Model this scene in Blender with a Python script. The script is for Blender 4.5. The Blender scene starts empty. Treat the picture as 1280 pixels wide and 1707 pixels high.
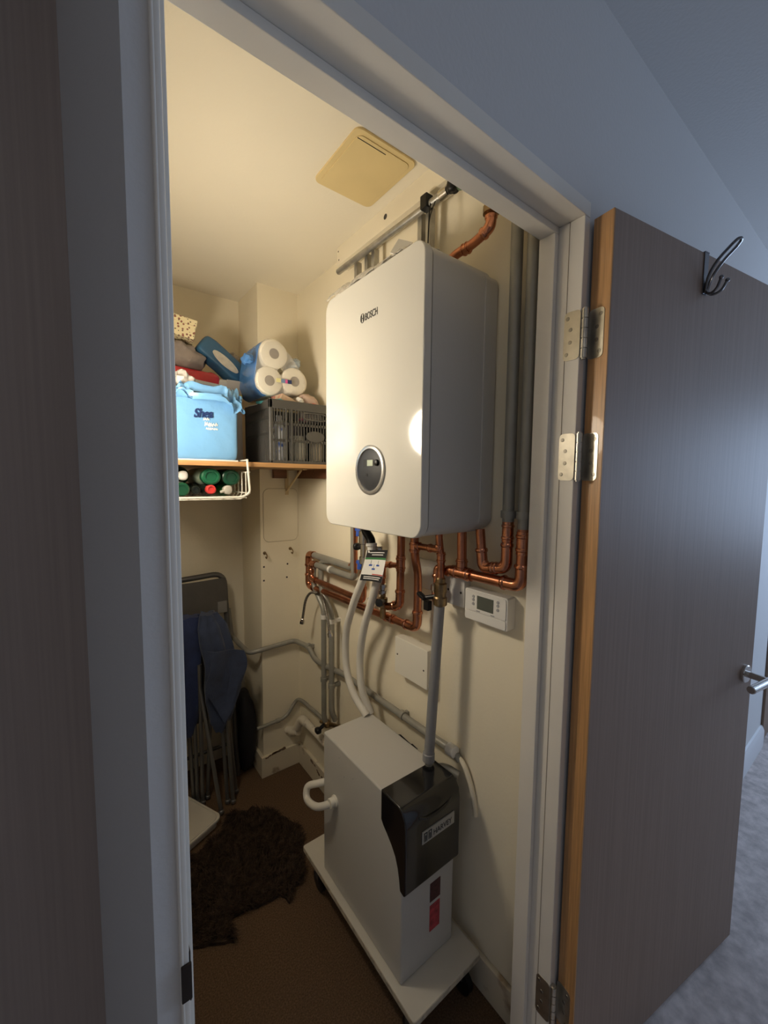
import bpy, bmesh, math, random
import numpy as np
from mathutils import Vector, Matrix, noise
random.seed(7)
S = bpy.context.scene
COL = S.collection
PI = math.pi

# ------------------------------------------------------------------ camera
F_PX = 679.19
ROT = ((0.79588304, -0.60537574, 0.00950798),
       (0.0402594, 0.0685849, 0.99683263),
       (0.6041104, 0.79297939, -0.07895763))      # right, up, forward
EYE = Vector((0, 0, 1.46))
cd = bpy.data.cameras.new('camera'); co = bpy.data.objects.new('camera', cd); COL.objects.link(co)
cd.sensor_fit = 'HORIZONTAL'; cd.sensor_width = 36; cd.lens = F_PX / 1280 * 36
cd.clip_start = 0.02; cd.clip_end = 60
r_, u_, f_ = (Vector(v) for v in ROT)
m = Matrix((r_, u_, -f_)).transposed().to_4x4(); m.translation = EYE
co.matrix_world = m
S.camera = co

# ------------------------------------------------------------------ world, daylight, exposure
w = bpy.data.worlds.new('sky'); S.world = w; w.use_nodes = True
w.node_tree.nodes['Background'].inputs[0].default_value = (0.55, 0.72, 1.0, 1)
w.node_tree.nodes['Background'].inputs[1].default_value = 0.5
S.view_settings.view_transform = 'Standard'; S.view_settings.look = 'None'
S.view_settings.gamma = 1; S.view_settings.use_curve_mapping = False
S.view_settings.exposure = 0.0
S.cycles.max_bounces = 6; S.cycles.glossy_bounces = 3
LAMP_STRENGTH = 60.0          # the closet's own wall light
HALL_FILL_STRENGTH = 14.0
ld = bpy.data.lights.new('window_daylight', 'AREA'); ld.shape = 'RECTANGLE'; ld.size = 1.0; ld.size_y = 1.25
ld.energy = 34; ld.color = (0.52, 0.70, 1.0)
lo = bpy.data.objects.new('window_daylight', ld); COL.objects.link(lo)
lo.location = (4.22, -0.72, 1.5); lo.rotation_euler = (0, PI / 2, 0)     # faces -X, down the hallway

def P(px, py, x=None, y=None, z=None):
    """point of the place seen at a pixel of the 1280x1707 frame, on the plane x=, y= or z="""
    a, b = (px - 640) / F_PX, -(py - 853.5) / F_PX
    d = r_ * a + u_ * b + f_
    t = x / d.x if x is not None else y / d.y if y is not None else (z - 1.46) / d.z
    return EYE + d * t

# ------------------------------------------------------------------ materials
MATS = {}
def mat(name, col, rough=0.5, metal=0.0, var=0.0, vscale=8, bump=0.0, bscale=60, spec=0.5, coat=0.0, stretch=None,
        emit=0.0, alpha=1.0, trans=0.0, wear=None, sheen=0.0, detail=4):
    if name in MATS: return MATS[name]
    M = bpy.data.materials.new(name); M.use_nodes = True
    nt = M.node_tree; b = nt.nodes['Principled BSDF']
    b.inputs['Base Color'].default_value = (*col, 1); b.inputs['Roughness'].default_value = rough
    b.inputs['Metallic'].default_value = metal; b.inputs['Specular IOR Level'].default_value = spec
    b.inputs['Coat Weight'].default_value = coat; b.inputs['Alpha'].default_value = alpha
    b.inputs['Transmission Weight'].default_value = trans; b.inputs['Sheen Weight'].default_value = sheen
    if emit:
        b.inputs['Emission Color'].default_value = (*col, 1); b.inputs['Emission Strength'].default_value = emit
    tc = nt.nodes.new('ShaderNodeTexCoord'); src = tc.outputs['Object']
    if stretch:
        mp = nt.nodes.new('ShaderNodeMapping'); mp.inputs['Scale'].default_value = stretch
        nt.links.new(src, mp.inputs['Vector']); src = mp.outputs['Vector']
    if var or wear:
        n = nt.nodes.new('ShaderNodeTexNoise'); n.inputs['Scale'].default_value = vscale; n.inputs['Detail'].default_value = detail
        nt.links.new(src, n.inputs['Vector'])
        r = nt.nodes.new('ShaderNodeValToRGB')
        lo_, hi_ = [max(0, c * (1 - var)) for c in col], [min(1, c * (1 + var)) for c in col]
        r.color_ramp.elements[0].position = 0.3; r.color_ramp.elements[1].position = 0.7
        r.color_ramp.elements[0].color = (*(wear or lo_), 1); r.color_ramp.elements[1].color = (*(col if wear else hi_), 1)
        if wear: r.color_ramp.elements[0].position = 0.34; r.color_ramp.elements[1].position = 0.42
        nt.links.new(n.outputs['Fac'], r.inputs['Fac']); nt.links.new(r.outputs['Color'], b.inputs['Base Color'])
    if bump:
        n2 = nt.nodes.new('ShaderNodeTexNoise'); n2.inputs['Scale'].default_value = bscale; n2.inputs['Detail'].default_value = 3
        nt.links.new(src, n2.inputs['Vector'])
        bp = nt.nodes.new('ShaderNodeBump'); bp.inputs['Strength'].default_value = bump; bp.inputs['Distance'].default_value = 0.01
        nt.links.new(n2.outputs['Fac'], bp.inputs['Height']); nt.links.new(bp.outputs['Normal'], b.inputs['Normal'])
    MATS[name] = M
    return M

CREAM = mat('cream_emulsion', (.83, .755, .59), .75, var=.03, vscale=3, bump=.06, bscale=90)
CEIL = mat('ceiling_emulsion', (.85, .79, .655), .8, var=.02, vscale=2, bump=.05, bscale=120)
HALL = mat('hall_white_emulsion', (.66, .65, .64), .7, bump=.05, bscale=120)
HALLDARK = mat('passage_taupe_emulsion', (.34, .31, .30), .8, bump=.05, bscale=120)
GLOSS = mat('white_gloss_paint', (.82, .775, .70), .32, var=.03, vscale=6, bump=.03, bscale=40)
CARPET = mat('brown_carpet', (.155, .097, .058), .95, var=.35, vscale=220, bump=.6, bscale=420, spec=.1)
HCARPET = mat('grey_carpet', (.60, .53, .50), .95, var=.22, vscale=30, bump=.5, bscale=400, spec=.1)
COPPER = mat('copper', (.50, .205, .115), .3, 1.0, var=.25, vscale=22)
COPPERF = mat('copper_fitting', (.58, .25, .145), .22, 1.0, var=.2, vscale=40)
BRASS = mat('aged_brass', (.32, .225, .12), .35, 1.0, var=.3, vscale=50)
CHROME = mat('chrome', (.62, .60, .57), .18, 1.0, var=.1, vscale=30)
GREYPIPE = mat('grey_painted_pipe', (.30, .29, .255), .42, .25, var=.12, vscale=14)
GALV = mat('galvanised_steel', (.42, .41, .38), .38, .85, var=.2, vscale=30)
STEEL = mat('satin_hinge_steel', (.56, .53, .46), .36, 1.0, var=.14, vscale=40)
DARKHOLE = mat('dark_screw', (.04, .035, .03), .6)
WHITEP = mat('white_plastic', (.74, .72, .68), .35)
CREAMP = mat('cream_plastic', (.80, .76, .66), .4)
ENAMEL = mat('white_boiler_enamel', (.66, .645, .595), .07, coat=.2, spec=.5)
ENAMEL2 = mat('boiler_side_enamel', (.58, .565, .53), .4, bump=.05, bscale=260)
BLACKP = mat('black_plastic', (.010, .010, .011), .4, spec=.3)
DARKP = mat('charcoal_plastic', (.055, .057, .062), .35)
HOSE = mat('white_hose', (.70, .67, .60), .42)
PAPER = mat('white_paper', (.80, .79, .76), .6)

# ------------------------------------------------------------------ mesh building
class MB:
    def __init__(s): s.v = []; s.f = []; s.mi = []; s.cur = 0
    def add(s, vs, fs):
        o = len(s.v); s.v += [Vector(v) for v in vs]
        for f in fs: s.f.append([i + o for i in f]); s.mi.append(s.cur)
        return s
    def box(s, a, b):
        x0, y0, z0 = a; x1, y1, z1 = b
        return s.add([(x0,y0,z0),(x1,y0,z0),(x1,y1,z0),(x0,y1,z0),(x0,y0,z1),(x1,y0,z1),(x1,y1,z1),(x0,y1,z1)],
                     [(3,2,1,0),(4,5,6,7),(0,1,5,4),(1,2,6,5),(2,3,7,6),(3,0,4,7)])
    def obox(s, c, ax, ay, az, h):
        c = Vector(c); ax, ay, az = Vector(ax).normalized()*h[0], Vector(ay).normalized()*h[1], Vector(az).normalized()*h[2]
        vs = [c+ax*i+ay*j+az*k for k in (-1,1) for (i,j) in ((-1,-1),(1,-1),(1,1),(-1,1))]
        return s.add(vs, [(3,2,1,0),(4,5,6,7),(0,1,5,4),(1,2,6,5),(2,3,7,6),(3,0,4,7)])
    def prism(s, poly, axis, a, b):
        """poly: 2D points; axis 0/1/2 extruded from a to b"""
        def mk(p, t): return (t, p[0], p[1]) if axis == 0 else (p[0], t, p[1]) if axis == 1 else (p[0], p[1], t)
        n = len(poly)
        return s.add([mk(p, a) for p in poly] + [mk(p, b) for p in poly],
                     [list(range(n))[::-1], list(range(n, 2*n))] + [(i, (i+1) % n, n+(i+1) % n, n+i) for i in range(n)])
    def cyl(s, p0, p1, r0, r1=None, n=16):
        p0, p1 = Vector(p0), Vector(p1); r1 = r0 if r1 is None else r1
        return s.sweep([p0, p1], [r0, r1], n)
    def sweep(s, pts, rs, n=12, cap=True):
        pts = [Vector(p) for p in pts]
        if not hasattr(rs, '__len__'): rs = [rs]*len(pts)
        t = (pts[1]-pts[0]).normalized()
        a = t.orthogonal().normalized(); vs = []; fs = []
        for i, p in enumerate(pts):
            t2 = ((pts[min(i+1, len(pts)-1)]-p).normalized() + (p-pts[max(i-1, 0)]).normalized())
            t2 = t2.normalized() if t2.length > 1e-6 else t
            a = (t.rotation_difference(t2) @ a); a = (a - t2*a.dot(t2)).normalized(); t = t2; b = t.cross(a)
            vs += [p + (a*math.cos(2*PI*k/n) + b*math.sin(2*PI*k/n))*rs[i] for k in range(n)]
        for i in range(len(pts)-1):
            for k in range(n): fs.append((i*n+k, i*n+(k+1) % n, (i+1)*n+(k+1) % n, (i+1)*n+k))
        if cap: fs += [list(range(n))[::-1], list(range((len(pts)-1)*n, len(pts)*n))]
        return s.add(vs, fs)
    def tube(s, pts, r, bend=.03, n=12, seg=7, cap=True):
        return s.sweep(fillet(pts, bend, seg), r, n, cap)
    def lathe(s, c, axis, prof, n=28):
        """prof: (distance along axis, radius)"""
        c, axis = Vector(c), Vector(axis).normalized(); a = axis.orthogonal().normalized(); b = axis.cross(a); vs = []; fs = []
        for h, r in prof: vs += [c + axis*h + (a*math.cos(2*PI*k/n) + b*math.sin(2*PI*k/n))*max(r, 1e-5) for k in range(n)]
        for i in range(len(prof)-1):
            for k in range(n): fs.append((i*n+k, i*n+(k+1) % n, (i+1)*n+(k+1) % n, (i+1)*n+k))
        fs += [list(range(n))[::-1], list(range((len(prof)-1)*n, len(prof)*n))]
        return s.add(vs, fs)
    def soft(s, c, h, e=.4, rot=None, nu=28, nv=16, amp=0., sc=20., seed=0, e2=None):
        """superellipsoid with crumples: half sizes h, small e = boxy"""
        e2 = e if e2 is None else e2; c = Vector(c); vs = []; fs = []
        pw = lambda q, k: math.copysign(abs(q)**k, q)
        for j in range(nv+1):
            la = -PI/2 + PI*j/nv
            for i in range(nu):
                lo2 = 2*PI*i/nu
                p = Vector((h[0]*pw(math.cos(la), e2)*pw(math.cos(lo2), e), h[1]*pw(math.cos(la), e2)*pw(math.sin(lo2), e), h[2]*pw(math.sin(la), e2)))
                if amp:
                    q = p*sc + Vector((seed*3.1, seed*1.7, seed))
                    k = noise.noise(q) + .5*noise.noise(q*2.3) - .6*abs(noise.noise(q*1.4))
                    p += p.normalized()*amp*k
                if rot is not None: p = rot @ p
                vs.append(c+p)
        for j in range(nv):
            for i in range(nu): fs.append((j*nu+i, j*nu+(i+1) % nu, (j+1)*nu+(i+1) % nu, (j+1)*nu+i))
        return s.add(vs, fs)
    def sheet(s, fn, nu, nv, thick=.0012):
        """two-sided sheet, fn(u,v)->Vector, with a little thickness"""
        g = [[Vector(fn(i/nu, j/nv)) for i in range(nu+1)] for j in range(nv+1)]; vs = []; W_ = nu+1
        nr = []
        for j in range(nv+1):
            for i in range(nu+1):
                du = g[j][min(i+1, nu)]-g[j][max(i-1, 0)]; dv = g[min(j+1, nv)][i]-g[max(j-1, 0)][i]
                nn = du.cross(dv); nr.append(nn.normalized() if nn.length > 1e-9 else Vector((0,0,1)))
        flat = [p for row in g for p in row]; N = len(flat)
        vs = [p + k*thick/2 for p, k in zip(flat, nr)] + [p - k*thick/2 for p, k in zip(flat, nr)]
        fs = []
        for j in range(nv):
            for i in range(nu):
                a, b, c_, d = j*W_+i, j*W_+i+1, (j+1)*W_+i+1, (j+1)*W_+i
                fs += [(a, b, c_, d), (N+d, N+c_, N+b, N+a)]
        bd = [(j*W_, (j+1)*W_) for j in range(nv)] + [((j+1)*W_+nu, j*W_+nu) for j in range(nv)] + [(i+1, i) for i in range(nu)] + [(nv*W_+i, nv*W_+i+1) for i in range(nu)]
        fs += [(a, b, N+b, N+a) for a, b in bd]
        return s.add(vs, fs)
    def build(s, name, m, parent=None, bevel=0., bseg=2, angle=35, smooth=True):
        if parent is None:
            xs = [[v[i] for v in s.v] for i in range(3)]
            o = Vector(((min(xs[0])+max(xs[0]))/2, (min(xs[1])+max(xs[1]))/2, min(xs[2])))
        else: o = Vector(parent.get('_o', (0,0,0)))
        me = bpy.data.meshes.new(name)
        me.from_pydata([tuple(v-o) for v in s.v], [], s.f)
        ms = m if isinstance(m, (list, tuple)) else [m]
        for k in ms: me.materials.append(k)
        me.polygons.foreach_set('material_index', s.mi)
        bm = bmesh.new(); bm.from_mesh(me)
        bmesh.ops.recalc_face_normals(bm, faces=bm.faces)
        if bevel:
            es = [e for e in bm.edges if len(e.link_faces) == 2 and e.calc_face_angle(0) > .6]
            bmesh.ops.bevel(bm, geom=es, offset=bevel, segments=bseg, profile=.5, affect='EDGES', clamp_overlap=True)
        bm.to_mesh(me); bm.free()
        if smooth:
            me.shade_smooth(); me.set_sharp_from_angle(angle=math.radians(angle))
        ob = bpy.data.objects.new(name, me); COL.objects.link(ob)
        if bevel and smooth:
            wn_ = ob.modifiers.new('weighted_normals', 'WEIGHTED_NORMAL'); wn_.keep_sharp = True; wn_.weight = 90
        if parent is None: ob.location = o
        else: ob.parent = parent
        ob['_o'] = tuple(o)
        return ob

def fillet(pts, bend, seg=7):
    pts = [Vector(p) for p in pts]; out = [pts[0]]
    for i in range(1, len(pts)-1):
        a, p, b = pts[i-1], pts[i], pts[i+1]
        d0, d1 = (a-p), (b-p); L = min(d0.length, d1.length)*.48; t = min(bend, L)
        q0, q1 = p + d0.normalized()*t, p + d1.normalized()*t
        for k in range(seg+1):
            u = k/seg; out.append(q0*(1-u)**2 + p*2*u*(1-u) + q1*u*u)
    out.append(pts[-1]); return out

def smooth_curve(pts, n=8):
    pts = [Vector(p) for p in pts]; q = [pts[0]*2-pts[1]] + pts + [pts[-1]*2-pts[-2]]; out = []
    for i in range(1, len(q)-2):
        for k in range(n):
            t = k/n; a, b, c, d = q[i-1:i+3]
            out.append(.5*((2*b) + (c-a)*t + (2*a-5*b+4*c-d)*t*t + (3*b-a-3*c+d)*t**3))
    out.append(pts[-1]); return out

def rrect(a0, b0, a1, b1, r, n=7):
    out = []
    for cx, cy, s0 in ((a1-r, b1-r, 0), (a0+r, b1-r, PI/2), (a0+r, b0+r, PI), (a1-r, b0+r, 1.5*PI)):
        out += [(cx+r*math.cos(s0+PI/2*k/n), cy+r*math.sin(s0+PI/2*k/n)) for k in range(n+1)]
    return out

def tag(o, label, cat, group=None):
    o['label'] = label; o['category'] = cat
    if group: o['group'] = group
    return o
def thing(name, label, cat, loc, group=None):
    o = bpy.data.objects.new(name, None); COL.objects.link(o); o.location = loc; o['_o'] = tuple(loc)
    o.empty_display_size = .05
    return tag(o, label, cat, group)
def struct(o): o['kind'] = 'structure'; return o
def sthing(name, loc):
    o = bpy.data.objects.new(name, None); COL.objects.link(o); o.location = loc; o['_o'] = tuple(loc); return struct(o)

def text(name, body, m, parent, origin, right, up, size, thick=.0004, bold=0.0, shear=0.0, align='LEFT', xs=1.0):
    cu = bpy.data.curves.new(name, 'FONT'); cu.body = body; cu.size = size; cu.extrude = thick; cu.offset = bold; cu.shear = shear
    cu.align_x = align
    tmp = bpy.data.objects.new(name, cu); COL.objects.link(tmp)
    dg = bpy.context.evaluated_depsgraph_get(); me = bpy.data.meshes.new_from_object(tmp.evaluated_get(dg))
    bpy.data.objects.remove(tmp); me.name = name
    R_, U_ = Vector(right).normalized(), Vector(up).normalized(); N_ = R_.cross(U_)
    mx = Matrix((R_, U_, N_)).transposed().to_4x4(); mx.translation = Vector(origin) - Vector(parent['_o'])
    me.transform(mx @ Matrix.Diagonal((xs, 1, 1, 1))); me.materials.clear(); me.materials.append(m)
    ob = bpy.data.objects.new(name, me); COL.objects.link(ob); ob.parent = parent; ob['_o'] = parent['_o']
    return ob

# ================================================================== THE SETTING
D = .45                        # hallway face of the doorway wall
Y2, Y3 = .504, .542            # rebate / back of the lining
WR, YB, YP, XP, ZC = .885, 2.12, 1.86, .69, 2.335
XL0, XL1 = .048, .085          # thin partition on the left of the cupboard

mb = MB()
mb.prism([(XL0, D), (.0725, D), (.0725, Y3), (XL1, Y3), (XL1, .68), (.006, .68), (.006, .60)], 2, 0, 2.42).box((.0725, D, 2.03), (.868, Y3, 2.42)).box((.868, D, 0), (4.3, Y3, 2.42)).box((-2.3, D, 2.06), (.006, .68, 2.42)).box((-2.3, D, 0), (-.83, .68, 2.06))
struct(mb.build('wall_front', HALL))
struct(MB().box((.006, .68, 0), (XL1, 2.3, 2.42)).build('wall_left', [CREAM]))
struct(MB().box((WR, Y3, 0), (1.0, 2.3, 2.42)).build('wall_right', CREAM))
struct(MB().box((XL1, YB, 0), (WR, 2.3, 2.42)).build('wall_back', CREAM))
struct(MB().box((XP, YP, 0), (WR, YB, ZC)).build('wall_pier', CREAM))
struct(MB().box((XL1, Y3, ZC), (WR, YB, 2.42)).build('ceiling', CEIL))
struct(MB().box((.0, D+.02, -.05), (1.0, 2.3, 0)).build('floor', CARPET))
# hallway shell
struct(MB().box((-2.3, -1.5, -.05), (4.3, D+.02, 0)).box((-2.3, D+.02, -.05), (0, .70, 0)).build('floor_hall', HCARPET))
struct(MB().box((-2.4, -1.6, 2.42), (4.4, 2.4, 2.5)).build('ceiling_hall', HALL))
struct(MB().box((-2.4, -1.5, 0), (-2.3, .70, 2.42)).build('wall_hall_end', HALL))
struct(MB().box((-2.4, -1.6, 0), (4.3, -1.5, 2.42)).build('wall_hall', HALL))
wy0, wy1, wz0, wz1 = -1.25, -.2, .85, 2.15
struct(MB().box((4.3, -1.6, 0), (4.4, wy0, 2.42)).box((4.3, wy1, 0), (4.4, .55, 2.42)).box((4.3, wy0, 0), (4.4, wy1, wz0)).box((4.3, wy0, wz1), (4.4, wy1, 2.42)).build('wall_window', HALL))
wn = sthing('window_1', (4.35, -.72, wz0))
b = MB()
b.box((4.32, wy0, wz0), (4.38, wy0+.05, wz1)).box((4.32, wy1-.05, wz0), (4.38, wy1, wz1)).box((4.32, wy0, wz0), (4.38, wy1, wz0+.05)).box((4.32, wy0, wz1-.05), (4.38, wy1, wz1)).box((4.32, -.745, wz0), (4.38, -.695, wz1))
b.build('window_frame', WHITEP, wn)

# door lining: jambs, head, planted stops, strike plate
fr = sthing('trim_1', (.46, .5, 0))
MB().box((.0725, D-.003, 0), (.080, Y3, 2.0)).build('jamb', GLOSS, fr, .002)
MB().box((.847, D-.002, 0), (.868, Y3, 2.0)).build('jamb', GLOSS, fr, .003)
MB().box((.0725, D-.002, 2.0), (.868, Y3, 2.03)).build('head', GLOSS, fr, .002)
MB().box((.080, Y2, 0), (.0945, Y3, 1.9855)).build('stop', GLOSS, fr, .002)
MB().box((.8325, Y2, 0), (.847, Y3, 1.9855)).build('stop', GLOSS, fr, .002)
MB().box((.080, Y2, 1.9855), (.847, Y3, 2.0)).build('stop', GLOSS, fr, .002)
# rounded plaster edge beside the lining on the latch side
MB().cyl((.0728, D-.001, 0), (.0728, D-.001, 2.0), .0024, n=12).build('edge_bead', GLOSS, fr)
MB().box((.8462, .4795, 0), (.848, .4805, 1.999)).build('paint_seam', mat('seam_brown', (.30, .24, .17), .7), fr)
BRONZE = mat('dark_bronze', (.045, .035, .03), .45, .7)
sp = MB().box((.0795, D-.002, .885), (.0815, .475, .945)).box((.071, D-.0062, .892), (.0815, D-.003, .935)).build('strike_plate', BRONZE, fr, .001)
sp['label'] = 'dark strike plate on the latch jamb'

# skirtings
SKIRT = mat('cream_skirting_gloss', (.70, .63, .49), .45, vscale=9, wear=(.40, .31, .21), bump=.1, bscale=30)
SKIRTB = mat('hall_skirting_gloss', (.74, .74, .75), .3)
sk = struct(MB().box((XP-.016, YP-.016, 0), (WR, YP, .105)).box((XP-.016, YP, 0), (XP, YB, .105)).build('baseboard_back', SKIRT, bevel=.003))
skr = struct(MB().box((WR-.016, Y3, 0), (WR, YP-.016, .105)).build('baseboard_right', SKIRT, bevel=.003))
pr = [(D-.018, 0), (D-.018, .09), (D-.012, .105), (D-.008, .115), (D, .118), (D, 0)]
struct(MB().prism(pr, 0, .93, 3.0).build('baseboard_hall', SKIRTB))
CHIP = mat('bare_chipped_plaster', (.20, .13, .085), .9)
def chips(name, pts, plane, at_, par):
    b = MB()
    for (p, q) in pts:
        poly = []
        n = 9; R0 = random.uniform(.006, .011)
        for k in range(n):
            rr = R0*random.uniform(.5, 1.3); poly.append((p+rr*1.7*math.cos(2*PI*k/n), q+rr*.7*math.sin(2*PI*k/n)))
        b.prism(poly, plane, at_, at_-.0012)
    return b.build(name, CHIP, par, smooth=False)
chips('chipped_patch', [(.70, .098), (.715, .104), (.735, .108), (.745, .109), (.765, .11), (.785, .112)], 1, YP-.0161, sk)

chips('chipped_patch', [(1.70, .092), (1.67, .088), (1.645, .078), (1.63, .07), (1.60, .072), (1.585, .06)], 0, WR-.0161, skr)

# second doorway further along the hall (brown door and its frame, at the right edge)
WOODB = mat('brown_oak_veneer', (.20, .125, .075), .4, var=.12, vscale=6, stretch=(14, 14, .6), coat=.15)
d2 = sthing('door_2', (3.4, .43, 0))
MB().box((3.0, D-.012, 0), (3.05, D, 2.05)).build('frame', WOODB, d2, .002)
MB().box((3.05, D-.006, .005), (3.8, D, 2.0)).build('leaf', WOODB, d2, .001)
MB().box((3.8, D-.012, 0), (3.85, D, 2.05)).build('frame', WOODB, d2, .002)
d3 = sthing('door_3', (-.4, .62, 0))
MB().box((-.83, .605, .006), (.006, .65, 2.06)).build('leaf', mat('dark_taupe_veneer', (.36, .305, .28), .5, var=.08, vscale=5, stretch=(40, 40, .5)), d3)
sw = thing('light_switch', 'dark square light switch on the hall wall at right edge', 'switch', (2.97, D, 1.2))
MB().box((2.93, D-.01, 1.155), (2.985, D, 1.24)).build('switch_plate', DARKP, sw, .002)
MB().box((2.95, D-.014, 1.18), (2.965, D-.01, 1.215)).build('rocker', BLACKP, sw, .001)

# ------------------------------------------------------------------ the open door
A = Vector((.866, .400, 0)); U = Vector((.986, -.168, 0)).normalized(); N = Vector((.168, .986, 0)).normalized(); Z = Vector((0, 0, 1))
def dp(a, o, z): return A + U*a - N*o + Z*z          # along the leaf, out from its visible face, height
VENEER = mat('taupe_wood_veneer', (.30, .215, .165), .5, var=.10, vscale=5, stretch=(40, 40, .5), coat=0, bump=.02, bscale=60)
LIP = mat('oak_lipping', (.50, .27, .11), .42, var=.22, vscale=9, stretch=(30, 30, .9), coat=.1)
dr = sthing('door_1', tuple(dp(0, 0, 0)))
def leafbox(a0, a1, o0, o1, z0, z1): return MB().obox(dp((a0+a1)/2, (o0+o1)/2, (z0+z1)/2), U, N, Z, ((a1-a0)/2, abs(o1-o0)/2, (z1-z0)/2))
leafbox(.004, .762, -.044, 0, .016, 1.997).build('leaf', VENEER, dr, .001)
leafbox(.0, .004, -.044, 0, .016, 1.997).build('edge_lipping', LIP, dr, .0008)
# lever handle
lh = MB(); c = dp(.712, 0, .896)
lh.lathe(c, -N, [(0, .026), (.007, .026), (.009, .024), (.009, .012)], 32)
h = lh.build('handle_rose', CHROME, dr)
MB().tube([dp(.712, .006, .896), dp(.712, .058, .896)], .0095, .01, 16).build('handle_neck', CHROME, h)
hb = MB(); hb.lathe(dp(.60, .058, .8965), U, [(0, .0085), (.002, .0105), (.125, .0105), (.127, .0085)], 24)
hb.build('handle_lever', CHROME, h)
# hinges: one leaf let into the jamb, one into the door edge, five-knuckle barrel between
def hinge(zc, hh=.1):
    z0, z1 = zc-hh/2, zc+hh/2
    hg = sthing_part('hinge', dr)
    def plate(o_, ax, ay, a0, a1, off):
        poly = rrect(a0, z0, a1, z1, .009, 5); b = MB(); n = len(poly)
        nn = ax.cross(Z)
        vs = [o_ + ax*p + Z*q + nn*k for k in (0, off) for p, q in poly]
        b.add(vs, [list(range(n)), list(range(n, 2*n))[::-1]] + [(i, (i+1) % n, n+(i+1) % n, n+i) for i in range(n)])
        return b
    # jamb leaf lies on the rebate face x=.847, running into the depth
    YV = Vector((0, 1, 0))
    p1 = plate(Vector((.847, D, 0)), YV, Z, -.002, .033, -.0012).build('jamb_leaf', STEEL, hg)
    p2 = plate(dp(0, -.044, 0), -N, Z, -.002, .034, .0012).build('door_leaf', STEEL, hg)
    px = Vector((.8525, .4425, 0)); k = MB()
    for i in range(5):
        a = z0 + hh*i/5 + .0008; b_ = z0 + hh*(i+1)/5 - .0008
        k.cyl(px+Z*a, px+Z*b_, .0068, n=16)
    k.cyl(px+Z*(z0-.002), px+Z*(z1+.002), .0045, n=12)
    k.build('knuckle', STEEL, hg)
    for i, zz in enumerate((-.037, -.013, .013, .037)):
        yy = .012 if i % 3 else .02
        for base, nn, nm in ((Vector((.8458, D+.008+yy*.9, zc+zz)), Vector((-1, 0, 0)), p1), (dp(-.0012, -.044+.008+yy*.9, zc+zz), -U, p2)):
            MB().lathe(base, nn, [(0, .0042), (.0006, .0038), (.0007, .0016), (.0008, .0016)], 14).build('screw', mat('screw_steel', (.32, .30, .26), .4, 1.0), nm)
def sthing_part(name, parent):
    o = bpy.data.objects.new(name, None); COL.objects.link(o); o.parent = parent; o['_o'] = parent['_o']; o.empty_display_size = .02; return o
for zc in (1.765, 1.512, .225): hinge(zc)

# over-door coat hook
hk = thing('coat_hook', 'dark chrome double coat hook hanging over the open door top', 'hook', tuple(dp(.345, 0, 1.90)))
DKCH = mat('dark_chrome', (.20, .20, .21), .2, 1.0)
MB().obox(dp(.344, .0012, 1.951), U, N, Z, (.009, .0011, .048)).obox(dp(.344, -.0215, 1.9985), U, N, Z, (.009, .0245, .0012)).build('strap', DKCH, hk, .0005)
up = MB()
for s in (-1, 1):
    up.sweep(smooth_curve([dp(.344+s*.003, .004, 1.905), dp(.344+s*.008, .012, 1.94), dp(.344+s*.010, .030, 1.968), dp(.344+s*.010, .055, 1.990)]), .0032, 10)
up.sweep(smooth_curve([dp(.334, .055, 1.990), dp(.337, .063, 1.997), dp(.344, .066, 1.999), dp(.351, .063, 1.997), dp(.354, .055, 1.990)], 5), .0032, 10)
up.build('upper_hook', DKCH, hk)
lw = MB()
for s in (-1, 1):
    q = smooth_curve([dp(.344+s*.003, .004, 1.912), dp(.344+s*.005, .014, 1.900), dp(.344+s*.010, .030, 1.904), dp(.344+s*.014, .040, 1.924)])
    lw.sweep(q, .003, 10); lw.soft(q[-1], (.0048,)*3, 1, nu=12, nv=8)
lw.build('lower_hook', DKCH, hk)

# ================================================================== LIGHT IN THE CUPBOARD
wl = thing('wall_light', 'round glowing bulkhead wall light on the cupboard left wall', 'light', (XL1, 1.22, 1.655))
GLOBE = mat('lit_opal_glass', (1.0, .875, .69), .5, emit=LAMP_STRENGTH)
MB().lathe((XL1, 1.22, 1.655), (1, 0, 0), [(0, .105), (.018, .105), (.02, .1)], 36).build('light_base', WHITEP, wl)
MB().lathe((XL1+.02, 1.22, 1.655), (1, 0, 0), [(0, .096)] + [(.055*math.sin(a*PI/2/8), .096*math.cos(a*PI/2/8)) for a in range(1, 9)], 36).build('opal_globe', GLOBE, wl)
hl = thing('hall_fill_light', 'round opal ceiling fill light added in the hallway, out of view', 'light', (-.6, -.9, 2.34))  # added out of view as neutral fill for the hallway surfaces
MB().lathe((-.6, -.9, 2.42), (0, 0, -1), [(0, .13), (.02, .13), (.022, .12)], 32).build('light_base', WHITEP, hl)
MB().lathe((-.6, -.9, 2.40), (0, 0, -1), [(0, .12)] + [(.06*math.sin(a*PI/16), .12*math.cos(a*PI/16)) for a in range(1, 9)], 32).build('opal_globe', mat('hall_fill_glow', (1.0, .89, .78), .5, emit=HALL_FILL_STRENGTH), hl)

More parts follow.
